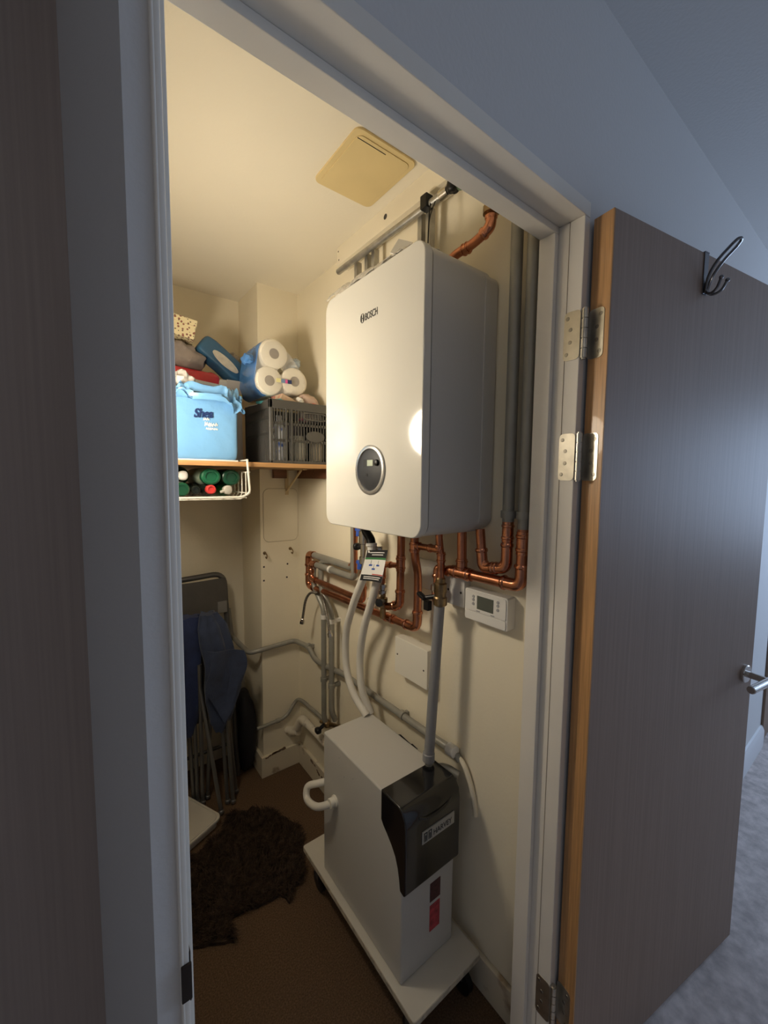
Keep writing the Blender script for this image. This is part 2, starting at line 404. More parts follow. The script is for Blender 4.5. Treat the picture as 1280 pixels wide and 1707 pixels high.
# ================================================================== BOILER
BX0, BY0, BY1, BZ0, BZ1 = .63, .687, 1.128, 1.322, 1.993
bo = thing('boiler', 'white wall-hung gas boiler with round black control dial', 'boiler', (.757, .907, BZ0))
MB().prism(rrect(BY0, BZ0, BY1, BZ1, .036, 9), 0, BX0, BX0+.024).build('front_panel', ENAMEL, bo, .0035, 3, 40)
MB().prism(rrect(BY0+.0025, BZ0+.0025, BY1-.0025, BZ1-.0025, .034, 9), 0, BX0+.0265, WR-.03).build('casing', ENAMEL2, bo, .001, 2, 40)
MB().prism(rrect(BY0+.008, BZ0+.008, BY1-.008, BZ1-.008, .03, 9), 0, BX0+.015, BX0+.04).build('seam', DARKHOLE, bo)
MB().prism(rrect(BY0-.001, BZ0+.012, BY1+.001, BZ1-.012, .03, 9), 0, WR-.05, WR-.004).build('back_frame', ENAMEL2, bo, .001, 2, 40)
dc = Vector((BX0, .889, 1.4855)); NX = Vector((-1, 0, 0))
SILV = mat('silver_trim', (.50, .50, .50), .25, .8)
rg = MB().lathe(dc, NX, [(-.002, .0655), (.004, .0655), (.0055, .063), (.0052, .0565), (.001, .054), (-.002, .054)], 56).build('dial_ring', SILV, bo)
fc = MB().lathe(dc, NX, [(-.002, .0545), (.0015, .0545), (.0022, .053)], 56).build('dial_face', mat('dark_dial', (.03, .032, .037), .5, spec=.25), bo)
MB().box((BX0-.0026, .872, 1.494), (BX0-.0015, .918, 1.514)).build('display_window', BLACKP, fc)
LCD = mat('lcd_glass', (.46, .52, .42), .25)
MB().box((BX0-.0030, .8745, 1.496), (BX0-.0024, .900, 1.512)).build('display', LCD, fc)
MB().lathe((BX0-.0015, .856, 1.504), NX, [(0, .0085), (.006, .008), (.007, .0065)], 24).build('knob', BLACKP, fc)
MB().box((BX0-.0032, .898, 1.4685), (BX0-.0015, .906, 1.476)).build('button', BLACKP, fc)
INK = mat('black_ink', (.02, .02, .022), .5)
text('brand_lettering', 'BOSCH', INK, bo, (BX0-.0006, .917, 1.8775), (0, -1, 0), (0, 0, 1), .0262, .0003, .0001, xs=.66)
lg = MB(); lc = Vector((BX0-.0007, .929, 1.887))
pts = [lc + Vector((0, .0083*math.cos(2*PI*k/24), .0115*math.sin(2*PI*k/24))) for k in range(25)]
lg.sweep(pts, .0008, 6)
for s in (-1, 1): lg.box((BX0-.001, lc.y+s*.0038-.0009, lc.z-.0075), (BX0-.0002, lc.y+s*.0038+.0009, lc.z+.0075))
lg.box((BX0-.001, lc.y-.004, lc.z-.001), (BX0-.0002, lc.y+.004, lc.z+.001))
lg.build('brand_emblem', INK, bo)

# things on top of the boiler
def clear_mat(name, tint, a, rough=.12, bs=45):
    M = mat(name, tint, rough, alpha=a, spec=.9, bump=.5, bscale=bs, coat=.4); return M
CLEAR = clear_mat('clear_polythene', (.90, .88, .85), .66, .08, 70)
FROST = clear_mat('frosted_polythene', (.80, .78, .74), .78, .2, 30)
def film(u, v):
    y = BY1+.014 - u*.37; q = noise.noise(Vector((u*9, v*5, 1.3)))*.012 + noise.noise(Vector((u*22, v*9, 4)))*.006
    x = BX0+.010 + v*.16
    return Vector((x+q*.5, y+.004*math.sin(v*9), BZ1+.003 + (.052*math.sin(PI*min(1, v*3.2+.05)*.5))*(1-.45*u) + q*1.25 + .003))
tag(MB().sheet(film, 46, 16, .0008).build('plastic_bag', CLEAR), 'crumpled clear plastic bag lying on top of the boiler', 'plastic bag')
tag(MB().obox(P(669, 413, x=.68), (.2, -1, -.55), (.55, .1, .83), (-.775, -.47, .57), (.026, .028, .0009)).build('leaflet', PAPER), 'folded white paper leaflet sticking up on the boiler top', 'paper')

# ceiling boxing, access hatch, rail and brackets
BATTEN = mat('cream_painted_timber', (.80, .73, .58), .55, var=.03, vscale=5, bump=.06, bscale=30)
bt = struct(MB().box((.832, Y3, 2.268), (WR, 1.405, ZC)).build('trim_2', BATTEN, bevel=.002))
MB().lathe((.8322, 1.10, 2.302), NX, [(-.001, .0085), (.0006, .0085)], 18).build('drill_hole', DARKHOLE, bt)
for yy in (1.388, 1.392): MB().lathe((.8322, yy, 2.285+8*(yy-1.388)), NX, [(-.001, .003), (.0006, .003)], 10).build('screw_hole', DARKHOLE, bt)
HATCH = mat('yellowed_plastic', (.74, .59, .30), .5, var=.05, vscale=6)
ht = thing('ceiling_hatch', 'yellowed square access hatch in the cupboard ceiling', 'hatch', (.69, 1.02, ZC-.01))
MB().prism(rrect(.594, .902, .793, 1.137, .02, 6), 2, ZC-.006, ZC+.001).build('hatch_frame', HATCH, ht, .002)
MB().prism(rrect(.608, .916, .779, 1.123, .016, 6), 2, ZC-.0085, ZC-.006).build('hatch_panel', HATCH, ht, .001)
MB().box((.61, .926, ZC-.0095), (.70, .9275, ZC-.0084)).build('hatch_slot', DARKHOLE, ht)

rl = thing('support_rail', 'galvanised steel rail under the ceiling boxing behind the boiler', 'rail', (.83, 1.07, 2.20))
MB().cyl((.822, .56, 2.222), (.822, 1.375, 2.234), .0105, n=16).build('tube', GALV, rl)
for yy, hh in ((.94, .20), (.905, .20), (1.175, .17), (1.215, .17), (1.28, .10)):
    MB().box((.836, yy-.009, 2.236-hh), (.858, yy+.009, 2.236)).build('drop_bracket', GALV, rl, .002)
MB().box((.805, .878, 2.215), (.832, .905, 2.252)).build('clip', BLACKP, rl, .003)
MB().lathe((.822, .84, 2.226), (0, -1, .0), [(0, .0115), (.002, .0145), (.03, .0145), (.032, .0115)], 18).build('coupling', CHROME, rl)
GREENC = mat('verdigris_tape', (.14, .20, .13), .6, var=.4, vscale=60)
MB().soft((.822, .745, 2.226), (.017, .05, .018), .8, amp=.006, sc=50).build('tape_wrap', GREENC, rl)
MB().soft((.817, .79, 2.224), (.017, .016, .019), .8, amp=.004, sc=60, seed=3).build('clamp', BLACKP, rl)
pc = thing('pull_cord', 'black cord with a small brown wooden bead hanging above the boiler', 'cord', (.80, .87, 2.03))
MB().sweep(smooth_curve([(.815, .872, 2.222), (.805, .866, 2.17), (.80, .864, 2.06)]), .0021, 8).sweep(smooth_curve([(.812, .850, 2.215), (.806, .862, 2.18), (.802, .865, 2.14)]), .0014, 6).build('cord', BLACKP, pc)
MB().lathe((.80, .864, 2.062), (0, 0, -1), [(0, .003), (.003, .010), (.010, .0135), (.019, .0135), (.026, .009), (.028, .003)], 20).build('bead', mat('brown_wood_bead', (.13, .075, .04), .35, coat=.3), pc)

# ================================================================== PIPEWORK
def along(pts, bend, i, L):
    """sub-path around corner i reaching L along both legs"""
    p = Vector(pts[i]); a = (Vector(pts[i-1])-p); b = (Vector(pts[i+1])-p)
    la, lb = min(L, a.length*.5), min(L, b.length*.5)
    return [p + a.normalized()*la, p, p + b.normalized()*lb]
def sleeve(p, d, r, L, m, par, name='coupling', bead=True):
    p = Vector(p); d = Vector(d).normalized(); h = L/2
    prof = [(-h, r*1.04), (-h, r*1.16)] + ([(-h*.75, r*1.16), (-h*.68, r*1.30), (-h*.5, r*1.30), (-h*.42, r*1.16), (h*.42, r*1.16), (h*.5, r*1.30), (h*.68, r*1.30), (h*.75, r*1.16)] if bead else []) + [(h, r*1.16), (h, r*1.04)]
    return MB().lathe(p, d, prof, 20).build(name, m, par)
def pipe(name, label, pts, r, m, bend=.03, elbows=(), fm=None, parent=None, reach=None, cat='pipe', group=None):
    pts = [Vector(p) for p in pts]
    t = parent or thing(name, label, cat, tuple(min(pts, key=lambda v: v.z)), group)
    MB().tube(pts, r, bend, 14).build('pipe', m, t)
    for i in elbows:
        q = along(pts, bend, i, (reach or bend+.022)); e = MB(); e.tube(q, r*1.14, bend, 16)
        for a, b_ in ((q[0], q[1]), (q[2], q[1])):
            d = (b_-a).normalized()
            e.lathe(a, d, [(-.001, r*1.05), (-.001, r*1.2), (.003, r*1.33), (.007, r*1.33), (.010, r*1.16)], 18)
        e.build('elbow', fm or COPPERF, t)
    return t
def clip(par, p, d, r, m=None, base=WR):
    """pipe clip: a collar round the pipe with a foot to the wall"""
    p = Vector(p); b = MB(); b.lathe(p, d, [(-.009, r*1.02), (-.009, r*1.28), (.009, r*1.28), (.009, r*1.02)], 18)
    if base is not None: b.box((p.x, p.y-.007, p.z-.007), (base, p.y+.007, p.z+.007))
    return b.build('pipe_clip', m or WHITEP, par)

# --- two risers at the door end: grey above, copper below
g1 = pipe('riser_pipe', 'inner grey riser pipe beside the boiler, turning copper into a low U-bend', [(.848, .610, ZC), (.848, .609, 1.36)], .0142, GREYPIPE)
pipe('', '', [(.848, .609, 1.385), (.842, .605, 1.245), (.835, .672, 1.235), (.835, .684, 1.335)], .0122, COPPER, .04, (1, 2), parent=g1)
sleeve((.847, .608, 1.335), (0, 0, 1), .0122, .05, COPPERF, g1)
sleeve((.8385, .642, 1.2405), (-.05, 1, -.1), .0122, .012, COPPERF, g1, bead=False)
clip(g1, (.848, .609, 1.378), (0, 0, 1), .0142, GREYPIPE)
g2 = pipe('riser_pipe', 'outer grey riser pipe next to the door frame, turning copper at the bottom', [(.850, .566, ZC), (.850, .566, 1.325)], .0142, GREYPIPE)
pipe('', '', [(.850, .566, 1.345), (.845, .563, 1.208), (.835, .790, 1.208), (.835, .800, 1.20)], .0142, COPPER, .03, (1,), parent=g2)
sleeve((.850, .565, 1.312), (0, 0, 1), .0142, .055, COPPERF, g2)
clip(g2, (.850, .566, 1.378), (0, 0, 1), .0142, GREYPIPE)
sleeve((.835, .742, 1.208), (0, 1, 0), .0142, .07, COPPERF, g2, 'tee')
pipe('', '', [(.83, .742, 1.335), (.834, .742, 1.208)], .0132, COPPER, parent=g2)
sleeve((.833, .742, 1.232), (0, 0, 1), .0132, .03, COPPERF, g2, 'tee_branch')

# --- gas/drain drop with a brass valve, grey tail down to the softener
dv = pipe('valve_drop_pipe', 'copper drop pipe with brass valve and long grey tail beside the thermostat', [(.80, .80, 1.335), (.80, .796, 1.285), (.812, .800, 1.25), (.812, .800, 1.15)], .0105, COPPER, .02)
sleeve((.812, .800, 1.245), (0, 0, 1), .0105, .03, COPPERF, dv)
pipe('', '', [(.802, .797, 1.292), (.802, .80, 1.268), (.798, .872, 1.267)], .0095, COPPERF, .025, (1,), parent=dv)
MB().lathe((.798, .872, 1.267), (0, 1, 0), [(0, .0095), (.002, .0125), (.012, .0125), (.014, .006)], 16).build('end_cap', COPPERF, dv)
pipe('', '', [(.835, .792, 1.208), (.83, .832, 1.208), (.828, .832, 1.15), (.82, .832, 1.118), (.812, .80, 1.105)], .0100, COPPER, .026, (1,), parent=dv)
MB().lathe((.826, .832, 1.16), (0, 0, -1), [(0, .012), (.004, .0155), (.018, .0155), (.02, .012), (.03, .012)], 8).build('compression_nut', CHROME, dv)
MB().lathe((.812, .800, 1.188), (0, 0, -1), [(0, .011), (.004, .014), (.014, .014), (.018, .0185), (.042, .0185), (.046, .0165), (.054, .0165), (.058, .0195), (.078, .0195), (.082, .015)], 20).build('valve_body', BRASS, dv)
lv = MB(); lv.cyl((.812, .80, 1.135), (.795, .842, 1.122), .007, n=10); lv.obox((.792, .855, 1.125), (.2, 1, .25), (1, -.2, 0), (0, -.25, 1), (.019, .007, .005))
lv.obox((.80, .838, 1.100), (0, 1, 0), (1, 0, 0), (0, 0, 1), (.010, .008, .014)).build('valve_lever', BLACKP, dv, .002)
gt = MB().tube([(.812, .802, 1.112), (.80, .822, .635)], .0150, n=16).build('grey_tail', mat('grey_waste_plastic', (.25, .25, .26), .4, var=.06), dv)
MB().lathe((.80, .822, .662), (0, 0, -1), [(0, .0155), (.002, .018), (.024, .018), (.026, .0155)], 18).build('tail_collar', mat('grey_waste_plastic', (.25, .25, .26)), gt)
MB().tube([(.80, .822, .640), (.80, .820, .615), (.845, .795, .612), (.862, .76, .60)], .012, .02, 14).build('tail_elbow', GREYPIPE, dv)

# --- S-bend copper return: boiler down, along the wall to the far loop, back in grey
rt = pipe('return_pipe', 'copper return pipe with an S-bend under the boiler and a long low run', [P(691, 886, x=.80), P(691, 925, x=.80), P(697, 957, x=.832), (.835, .920, .998), (.842, 1.672, .972), (.842, 1.672, 1.122), (.842, 1.295, 1.122), (.842, 1.287, 1.335)], .0128, COPPER, .035, (3, 4, 5))
# the grey painted stretch of the same run
MB().tube([(.842, 1.635, 1.122), (.842, 1.293, 1.122), (.842, 1.287, 1.33)], .0140, .022, 14).build('grey_painted_stretch', GREYPIPE, rt)
sleeve(P(691, 912, x=.80), (0, 0, 1), .0128, .03, COPPERF, rt)
sleeve((.8352, 1.06, .9935), (0, 1, -.035), .0128, .055, COPPERF, rt, 'tee')
# --- second loop
fl = pipe('flow_pipe', 'copper flow pipe looping between the grey runs left of the white hoses', [(.818, 1.255, 1.335), (.822, 1.255, 1.093), (.828, 1.617, 1.088), (.828, 1.617, 1.018), (.822, 1.200, 1.020), (.818, 1.196, 1.13)], .0118, COPPER, .03, (2, 3, 4))
MB().tube([(.818, 1.257, 1.33), (.822, 1.257, 1.093), (.8275, 1.585, 1.088)], .0130, .02, 14).build('grey_painted_stretch', GREYPIPE, fl)
sleeve((.825, 1.44, 1.0905), (.01, 1, 0), .0130, .014, WHITEP, fl, 'pipe_clip', False)
# --- middle vertical with a bypass branch
mv = pipe('bypass_pipe', 'straight copper pipe below the boiler centre with a side branch and valve', [(.82, .984, 1.335), (.82, .988, 1.058), (.815, 1.045, 1.040)], .0125, COPPER, .028, (1,))
sleeve((.82, .986, 1.195), (0, 0, 1), .0125, .05, COPPERF, mv, 'tee')
pipe('', '', [(.82, .99, 1.187), (.81, 1.066, 1.180), (.81, 1.068, 1.085)], .0090, COPPER, .025, (1,), parent=mv)
MB().lathe((.81, 1.068, 1.115), (0, 0, -1), [(0, .010), (.003, .0145), (.014, .0145), (.016, .010), (.022, .010), (.024, .013), (.036, .013), (.038, .009)], 8).build('compression_nut', CHROME, mv)
MB().lathe((.81, 1.064, 1.082), (0, 0, -1), [(0, .009), (.012, .009), (.016, .0155), (.046, .0155), (.05, .010), (.085, .010)], 16).build('valve_body', BRASS, mv)
MB().cyl((.81, 1.064, 1.052), (.80, 1.105, 1.050), .007, n=12).cyl((.80, 1.10, 1.050), (.798, 1.125, 1.049), .011, .009, n=12).build('valve_tail', BLACKP, mv)
MB().cyl((.81, 1.06, 1.055), (.775, 1.032, 1.064), .009, .010, n=16).cyl((.775, 1.032, 1.064), (.762, 1.022, 1.067), .0125, .0125, n=16).build('valve_knob', BLACKP, mv)

# --- filling-loop valves, black hose tails, blue caps, hang tag, white hoses
vc = thing('valve_cluster', 'chrome isolating valves with blue caps under the boiler left end', 'valve', (.79, 1.20, 1.12))
BLUE = mat('blue_plastic', (.03, .09, .42), .35)
v0 = P(606, 884, x=.79)
MB().lathe((.79, v0.y, 1.335), (0, 0, -1), [(0, .008), (.03, .008), (.032, .013), (.05, .013), (.053, .017), (.095, .017), (.098, .011), (.14, .011), (.142, .015), (.165, .015), (.167, .009), (.21, .009)], 18).build('valve_body', CHROME, vc)
for q in (P(598, 888, x=.785), P(600, 943, x=.785)):
    MB().cyl(q-Z*.012, q+Z*.014, .011, .009, n=10).obox(q+Z*.008, (0, 1, .3), (1, 0, 0), (0, -.3, 1), (.017, .006, .006)).build('blue_cap', BLUE, vc, .0015)
q = P(595, 911, x=.785)
MB().cyl((.79, v0.y, q.z), q, .008, n=12).soft(q, (.015, .011, .013), .8, nu=16, nv=10).build('side_knob', BLACKP, vc)
bh = MB(); bh.sweep(smooth_curve([P(608, 878, x=.755), P(611, 888, x=.752), P(617, 898, x=.75), P(619, 908, x=.748)]), .0145, 16)
bh.build('black_hose_tail', BLACKP, vc)
MB().lathe(P(619, 905, x=.748), (0, -.1, -1), [(0, .015), (.001, .018), (.009, .018), (.010, .0135), (.03, .0135)], 20).build('white_strap', WHITEP, vc)
for q in (P(619, 912, x=.75), P(631, 910, x=.768)):
    MB().lathe(q, (0, .1, -1), [(0, .010), (.004, .0135), (.02, .0135), (.022, .010)], 8).build('hose_nut', CHROME, vc)
h1 = [P(618, 918, x=.752), P(611, 948, x=.752), P(601, 975, x=.755), P(588, 1010, x=.765), P(577, 1055, x=.78), P(577, 1108, x=.785), P(588, 1153, x=.787), P(611, 1193, z=.621)]
h2 = [P(631, 918, x=.77), P(631, 948, x=.775), P(626, 978, x=.778), P(617, 1010, x=.785), P(607, 1045, x=.79), P(600, 1097, x=.80), P(603, 1148, x=.80), P(618, 1188, z=.621)]
hs1 = tag(MB().sweep(smooth_curve(h1), .0135, 16).build('water_hose', HOSE), 'white flexible hose bowing furthest left, from boiler valves to softener', 'hose', 'white softener hoses')
hs2 = tag(MB().sweep(smooth_curve(h2), .0135, 16).build('water_hose', HOSE), 'white flexible hose nearer the wall, right of its twin, down to softener', 'hose', 'white softener hoses')
# printed hang tag
tc = [P(613, 917, x=.735), P(646, 917, x=.735), P(635, 972, x=.735), P(600, 967, x=.735)]
lt = thing('hang_tag', 'black and white printed instruction tag hanging on the hoses', 'tag', tuple(tc[3]))
def tagpt(u, v, o=0): return tc[0]*(1-u)*(1-v) + tc[1]*u*(1-v) + tc[2]*u*v + tc[3]*(1-u)*v + Vector((-o + .006*math.sin(u*3), 0, 0))
def tagstrip(u0, u1, v0, v1, o, nm, m, par, th=.0006): return MB().sheet(lambda u, v: tagpt(u0+(u1-u0)*u, v0+(v1-v0)*v, o), 6, 3, th).build(nm, m, par)
tagstrip(0, 1, 0, 1, 0, 'card', PAPER, lt, .0009)
tagstrip(0, 1, 0, .24, .0008, 'black_band', INK, lt); tagstrip(0, 1, .24, .30, .0008, 'green_band', mat('green_ink', (.06, .22, .08), .5), lt)
tagstrip(0, 1, .80, 1, .0008, 'black_band', INK, lt); tagstrip(.45, 1, .76, .79, .0008, 'red_band', mat('red_ink', (.5, .07, .07), .5), lt)
for u0, v0 in ((.22, .46), (.38, .58), (.56, .46)):
    tagstrip(u0, u0+.14, v0, v0+.05, .0009, 'blue_arrow', BLUE, lt); tagstrip(u0+.055, u0+.075, v0-.13, v0, .0009, 'arrow_line', mat('grey_ink', (.35, .35, .36), .5), lt)
for k, (v0, a, b_) in enumerate(((.07, .15, .85), (.14, .25, .8), (.85, .12, .9), (.91, .12, .85))): tagstrip(a, b_, v0, v0+.025, .0012, 'text_line', PAPER, lt)

# --- the pair of grey drop pipes at the far end with bent necks and braided tails
def droppair(label, y, z0, yt, ztop, yn, r=.0115):
    t = pipe('drop_pipe', label, [(.862, y, z0), (.845, y, z0+.045), (.845, y, .90), (.838, yn, .985), (.838, yn, ztop), (.842, yt, ztop+.008)], r, GREYPIPE, .028)
    clip(t, (.845, y, .863), (0, 0, 1), r); clip(t, (.845, y, .58), (0, 0, 1), r, GREYPIPE)
    return t
d1 = droppair('far grey drop pipe of the pair at the left, with bent neck', 1.535, .36, 1.565, 1.075, 1.615)
d2_ = droppair('near grey drop pipe of the pair, left of the white hoses', 1.466, .42, 1.475, 1.108, 1.545)
def braid(name, label, pts):
    t = thing(name, label, 'hose', tuple(pts[-1]), 'braided hose tails')
    MB().sweep(smooth_curve(pts), .0058, 12).build('braid', mat('steel_braid', (.30, .28, .25), .4, .9, var=.4, vscale=160, bump=.4, bscale=300), t)
    e = Vector(pts[-1]); dd = (e-Vector(pts[-2])).normalized()
    MB().lathe(e-dd*.012, dd, [(0, .006), (.002, .008), (.01, .008), (.012, .0115), (.026, .0115), (.028, .007)], 8).build('nut', CHROME, t)
braid('braided_hose', 'braided steel hose tail curling left off the drop pipes', [(.83, 1.560, .965), (.815, 1.60, .958), (.81, 1.635, .92), (.808, 1.655, .86), (.808, 1.668, .815)])
braid('braided_hose', 'braided steel hose tail curling right off the drop pipes', [(.83, 1.525, .962), (.812, 1.478, .955), (.806, 1.445, .92), (.806, 1.425, .87), (.806, 1.415, .835)])
bv = thing('brass_valve', 'small brass stop valve at the foot of the grey drop pipes', 'valve', (.862, 1.51, .34))
MB().cyl((.866, 1.43, .405), (.866, 1.60, .345), .009, n=12).soft((.86, 1.535, .37), (.018, .022, .016), .7, nu=16, nv=10, amp=.003, sc=60).build('valve_body', BRASS, bv)
MB().cyl((.85, 1.535, .372), (.825, 1.545, .35), .008, n=10).soft((.822, 1.548, .345), (.013, .016, .012), .6, nu=14, nv=8).build('valve_handle', BLACKP, bv)

# --- mid-height conduit
cn = pipe('conduit', 'long grey conduit at mid height running from the pier along the right wall', [(.60, 2.08, .80), (.61, 2.07, .66), P(415, 1089, y=1.86), (.675, 1.836, .652), (.845, 1.836, .658), (.856, 1.70, .668), (.856, 1.645, .630), (.856, 1.56, .632), (.860, 1.40, .655), (.862, .79, .662), (.872, .765, .64)], .0115, GREYPIPE, .03)
for yy, zz in ((1.705, .667), (1.015, .662)): clip(cn, (.861, yy, zz), (0, 1, 0), .0115, GREYPIPE)
MB().lathe((.862, .805, .662), (0, -1, 0), [(0, .012), (.003, .017), (.03, .017), (.033, .012)], 16).build('end_coupling', WHITEP, cn)
cable = tag(MB().sweep(smooth_curve([(.868, .785, .655), (.872, .75, .635), (.876, .725, .585), (.880, .712, .53), (.882, .71, .50)]), .0075, 12).build('flex_conduit', CREAM), 'cream flexible conduit dropping on the wall behind the softener lid', 'cable')
# --- low conduit on the pier
lc2 = pipe('conduit', 'thin grey conduit low on the pier, rising into the corner', [(.655, 1.848, .262), (.70, 1.847, .263), (.80, 1.847, .268), (.862, 1.846, .345), (.87, 1.80, .352), (.872, 1.60, .358), (.868, 1.54, .36)], .0085, GREYPIPE, .03)
clip(lc2, (.76, 1.847, .266), (1, .0, .03), .0085, GREYPIPE, None)
# --- white waste pipe
wp = pipe('waste_pipe', 'peeling white plastic waste pipe low on the wall behind the softener', [(.852, .95, .283), (.852, 1.765, .283), (.835, 1.815, .205), (.815, 1.862, .19)], .0175, mat('peeling_white_paint', (.70, .64, .53), .5, vscale=26, wear=(.36, .29, .22)), .02)
MB().tube([(.852, 1.72, .283), (.850, 1.768, .283), (.840, 1.80, .225)], .0205, .02, 16).build('elbow', mat('peeling_white_paint', (.7, .64, .53)), wp)
MB().lathe((.835, 1.822, .198), (-.35, .8, -.3), [(-.03, .020), (-.026, .024), (.02, .024), (.024, .02)], 20).build('elbow', mat('peeling_white_paint', (.7, .64, .53)), wp)
# --- copper elbow above the boiler
tp = pipe('top_pipe', 'copper elbow pipe with aged brass coupling above the boiler', [(.80, .82, 1.99), (.815, .79, 2.045), (.82, .714, 2.050), (.822, .667, 2.068), (.822, .667, 2.12)], .0115, COPPER, .04, (3,))
MB().lathe((.822, .667, 2.095), (0, 0, 1), [(0, .012), (.002, .0195), (.018, .0195), (.020, .016), (.045, .016), (.047, .021), (.09, .021), (.092, .016), (.24, .016)], 18).build('brass_coupling', BRASS, tp)
sleeve((.82, .742, 2.048), (0, 1, 0), .0115, .02, COPPERF, tp)

# ================================================================== WALL BOXES
def screw(p, par, r=.0035, n_=NX): MB().lathe(p, n_, [(-.001, r), (.0006, r)], 12).build('screw', DARKHOLE, par)
th = thing('thermostat', 'white programmer thermostat with small grey display on right wall', 'thermostat', (.868, .674, 1.08))
MB().prism(rrect(.604, 1.080, .744, 1.166, .006, 3), 0, .852, WR).build('case', WHITEP, th, .002)
MB().prism(rrect(.608, 1.108, .740, 1.162, .004, 3), 0, .8495, .853).build('fascia', WHITEP, th, .0008)
MB().prism(rrect(.608, 1.083, .740, 1.1065, .004, 3), 0, .8495, .853).build('flap', WHITEP, th, .0008)
MB().box((.8485, .646, 1.117), (.850, .699, 1.153)).build('display', mat('dull_lcd', (.09, .10, .085), .2), th)
GREYINK = mat('grey_ink', (.35, .35, .36), .5)
for yy, zz in ((.712, 1.148), (.712, 1.139), (.712, 1.128), (.632, 1.150), (.632, 1.141), (.632, 1.130)):
    MB().lathe((.8495, yy, zz), NX, [(0, .0042), (.0015, .0038)], 14).build('button', GREYINK, th)
for yy in (.695, .648): MB().box((.8490, yy-.006, 1.1095), (.8497, yy+.006, 1.1125)).build('mark', GREYINK, th)
jb = thing('junction_box', 'square white blanking box with two screws between pipe valve and thermostat', 'junction box', (.87, .785, 1.10))
MB().prism(rrect(.752, 1.103, .832, 1.186, .003, 3), 0, .857, WR).build('box', WHITEP, jb, .0015)
for yy in (.764, .812): screw((.857, yy, 1.144), jb)
j2 = thing('blank_plate', 'cream blanking plate with screws on the wall behind S-bend pipe', 'junction box', (.88, .93, 1.09))
MB().prism(rrect(.872, 1.118, .965, 1.21, .004, 3), 0, .873, WR).build('plate', CREAMP, j2, .0015)
for yy in (.893, .950): screw((.873, yy, 1.165), j2)
cb = thing('fuse_box', 'large cream switch box low on the right wall behind grey pipe', 'junction box', (.865, .96, .81))
MB().box((.845, .882, .810), (WR, 1.041, .935)).build('box', CREAMP, cb, .0025)
for yy, zz in ((1.027, .876), (.898, .868)): screw((.845, yy, zz), cb, .003)

# wall details on the pier: sealed access panel, hooks, screw holes
ap = thing('access_panel', 'painted-over rounded access panel on the pier below the shelf', 'panel', (.79, YP, 1.16))
MB().prism(rrect(.705, 1.160, .878, 1.412, .028, 8), 1, YP-.003, YP+.001).build('panel', CREAM, ap, .0015)
ko = [rrect(.705, 1.160, .878, 1.412, .028, 8)]
MB().sweep([(p[0], YP-.001, p[1]) for p in ko[0]] + [(ko[0][0][0], YP-.001, ko[0][0][1])], .0018, 6).build('seal_line', mat('dull_sealant', (.52, .45, .33), .7), ap)
for lab, xx, zz in (('left brass cup hook screwed to the pier under access panel', .708, 1.108), ('right brass cup hook screwed to the pier under access panel', .838, 1.118)):
    hk2 = tag(MB().sweep(smooth_curve([(xx, YP+.004, zz), (xx, YP-.02, zz), (xx, YP-.032, zz-.010), (xx, YP-.025, zz-.022), (xx, YP-.014, zz-.016)]), .0026, 10).lathe((xx, YP, zz), (0, -1, 0), [(0, .008), (.002, .008), (.004, .004)], 16).build('cup_hook', BRASS), lab, 'hook')
for lab, xx, zz in (('upper left', .704, 1.042), ('upper right', .823, 1.043), ('lower left', .703, .976), ('lower right', .819, .977)):
    o = MB().lathe((xx, YP, zz), (0, -1, 0), [(-.001, .0045), (.001, .0045)], 12).build('screw_head', DARKHOLE)
    tag(o, lab + ' dark screw head of the four in the pier wall', 'screw', 'screw heads on the pier')

# ================================================================== WATER SOFTENER ON ITS TROLLEY
BOARD = mat('white_melamine', (.62, .585, .51), .45, var=.05, vscale=7)
EDGEB = mat('worn_chipboard_edge', (.50, .45, .35), .7, var=.3, vscale=60)
tr = thing('trolley', 'white melamine board on black castors under the water softener', 'trolley', (.737, .967, 0))
MB().prism(rrect(.612, .662, .862, 1.270, .008, 4), 2, .112, .13).build('board', BOARD, tr, .0015)
MB().prism(rrect(.611, .661, .863, 1.271, .008, 4), 2, .1135, .1285).build('edge_band', EDGEB, tr)
for xx, yy in ((.645, .70), (.645, 1.20), (.83, .70), (.83, 1.20)):
    c_ = MB(); c_.lathe((xx-.012, yy, .036), (1, 0, 0), [(0, .026), (.003, .034), (.021, .034), (.024, .026)], 24)
    w_ = c_.build('castor_wheel', BLACKP, tr)
    MB().box((xx-.016, yy-.012, .05), (xx-.013, yy+.016, .112)).box((xx+.013, yy-.012, .05), (xx+.016, yy+.016, .112)).box((xx-.02, yy-.022, .105), (xx+.02, yy+.022, .1125)).build('castor_fork', DARKP, w_)
SX0, SX1, SY0, SY1, SZ0, SZ1 = .632, .826, .738, 1.152, .13, .62
so = thing('water_softener', 'white upright water softener cabinet with black lid front', 'water softener', (.729, .945, SZ0))
SOFT = mat('softener_grey_white', (.53, .515, .48), .38, bump=.02, bscale=150)
MB().box((SX0, SY0, SZ0), (SX1, SY1, SZ1)).build('cabinet', SOFT, so, .006, 3)
lidp = [(.828, SZ1+.006), (.828, .540), (.818, .528), (.800, .514), (.782, .498), (.766, .478), (.756, .455), (.750, .43), (.745, .398), (.727, .394), (.722, .405), (.722, .575), (.726, .600), (.738, .618), (.752, SZ1+.006)]
LID = mat('black_gloss_lid', (.008, .008, .009), .14, coat=.4)
ld_ = MB().prism(lidp, 0, SX0-.003, SX1+.003).build('lid', LID, so, .004, 3, 40)
gr = MB()
gr.sweep(smooth_curve([(.675, .7275, .590), (.70, .7225, .580), (.735, .7215, .577), (.77, .7225, .580), (.795, .7275, .590)]), .0045, 10)
gr.build('finger_grip', LID, ld_)
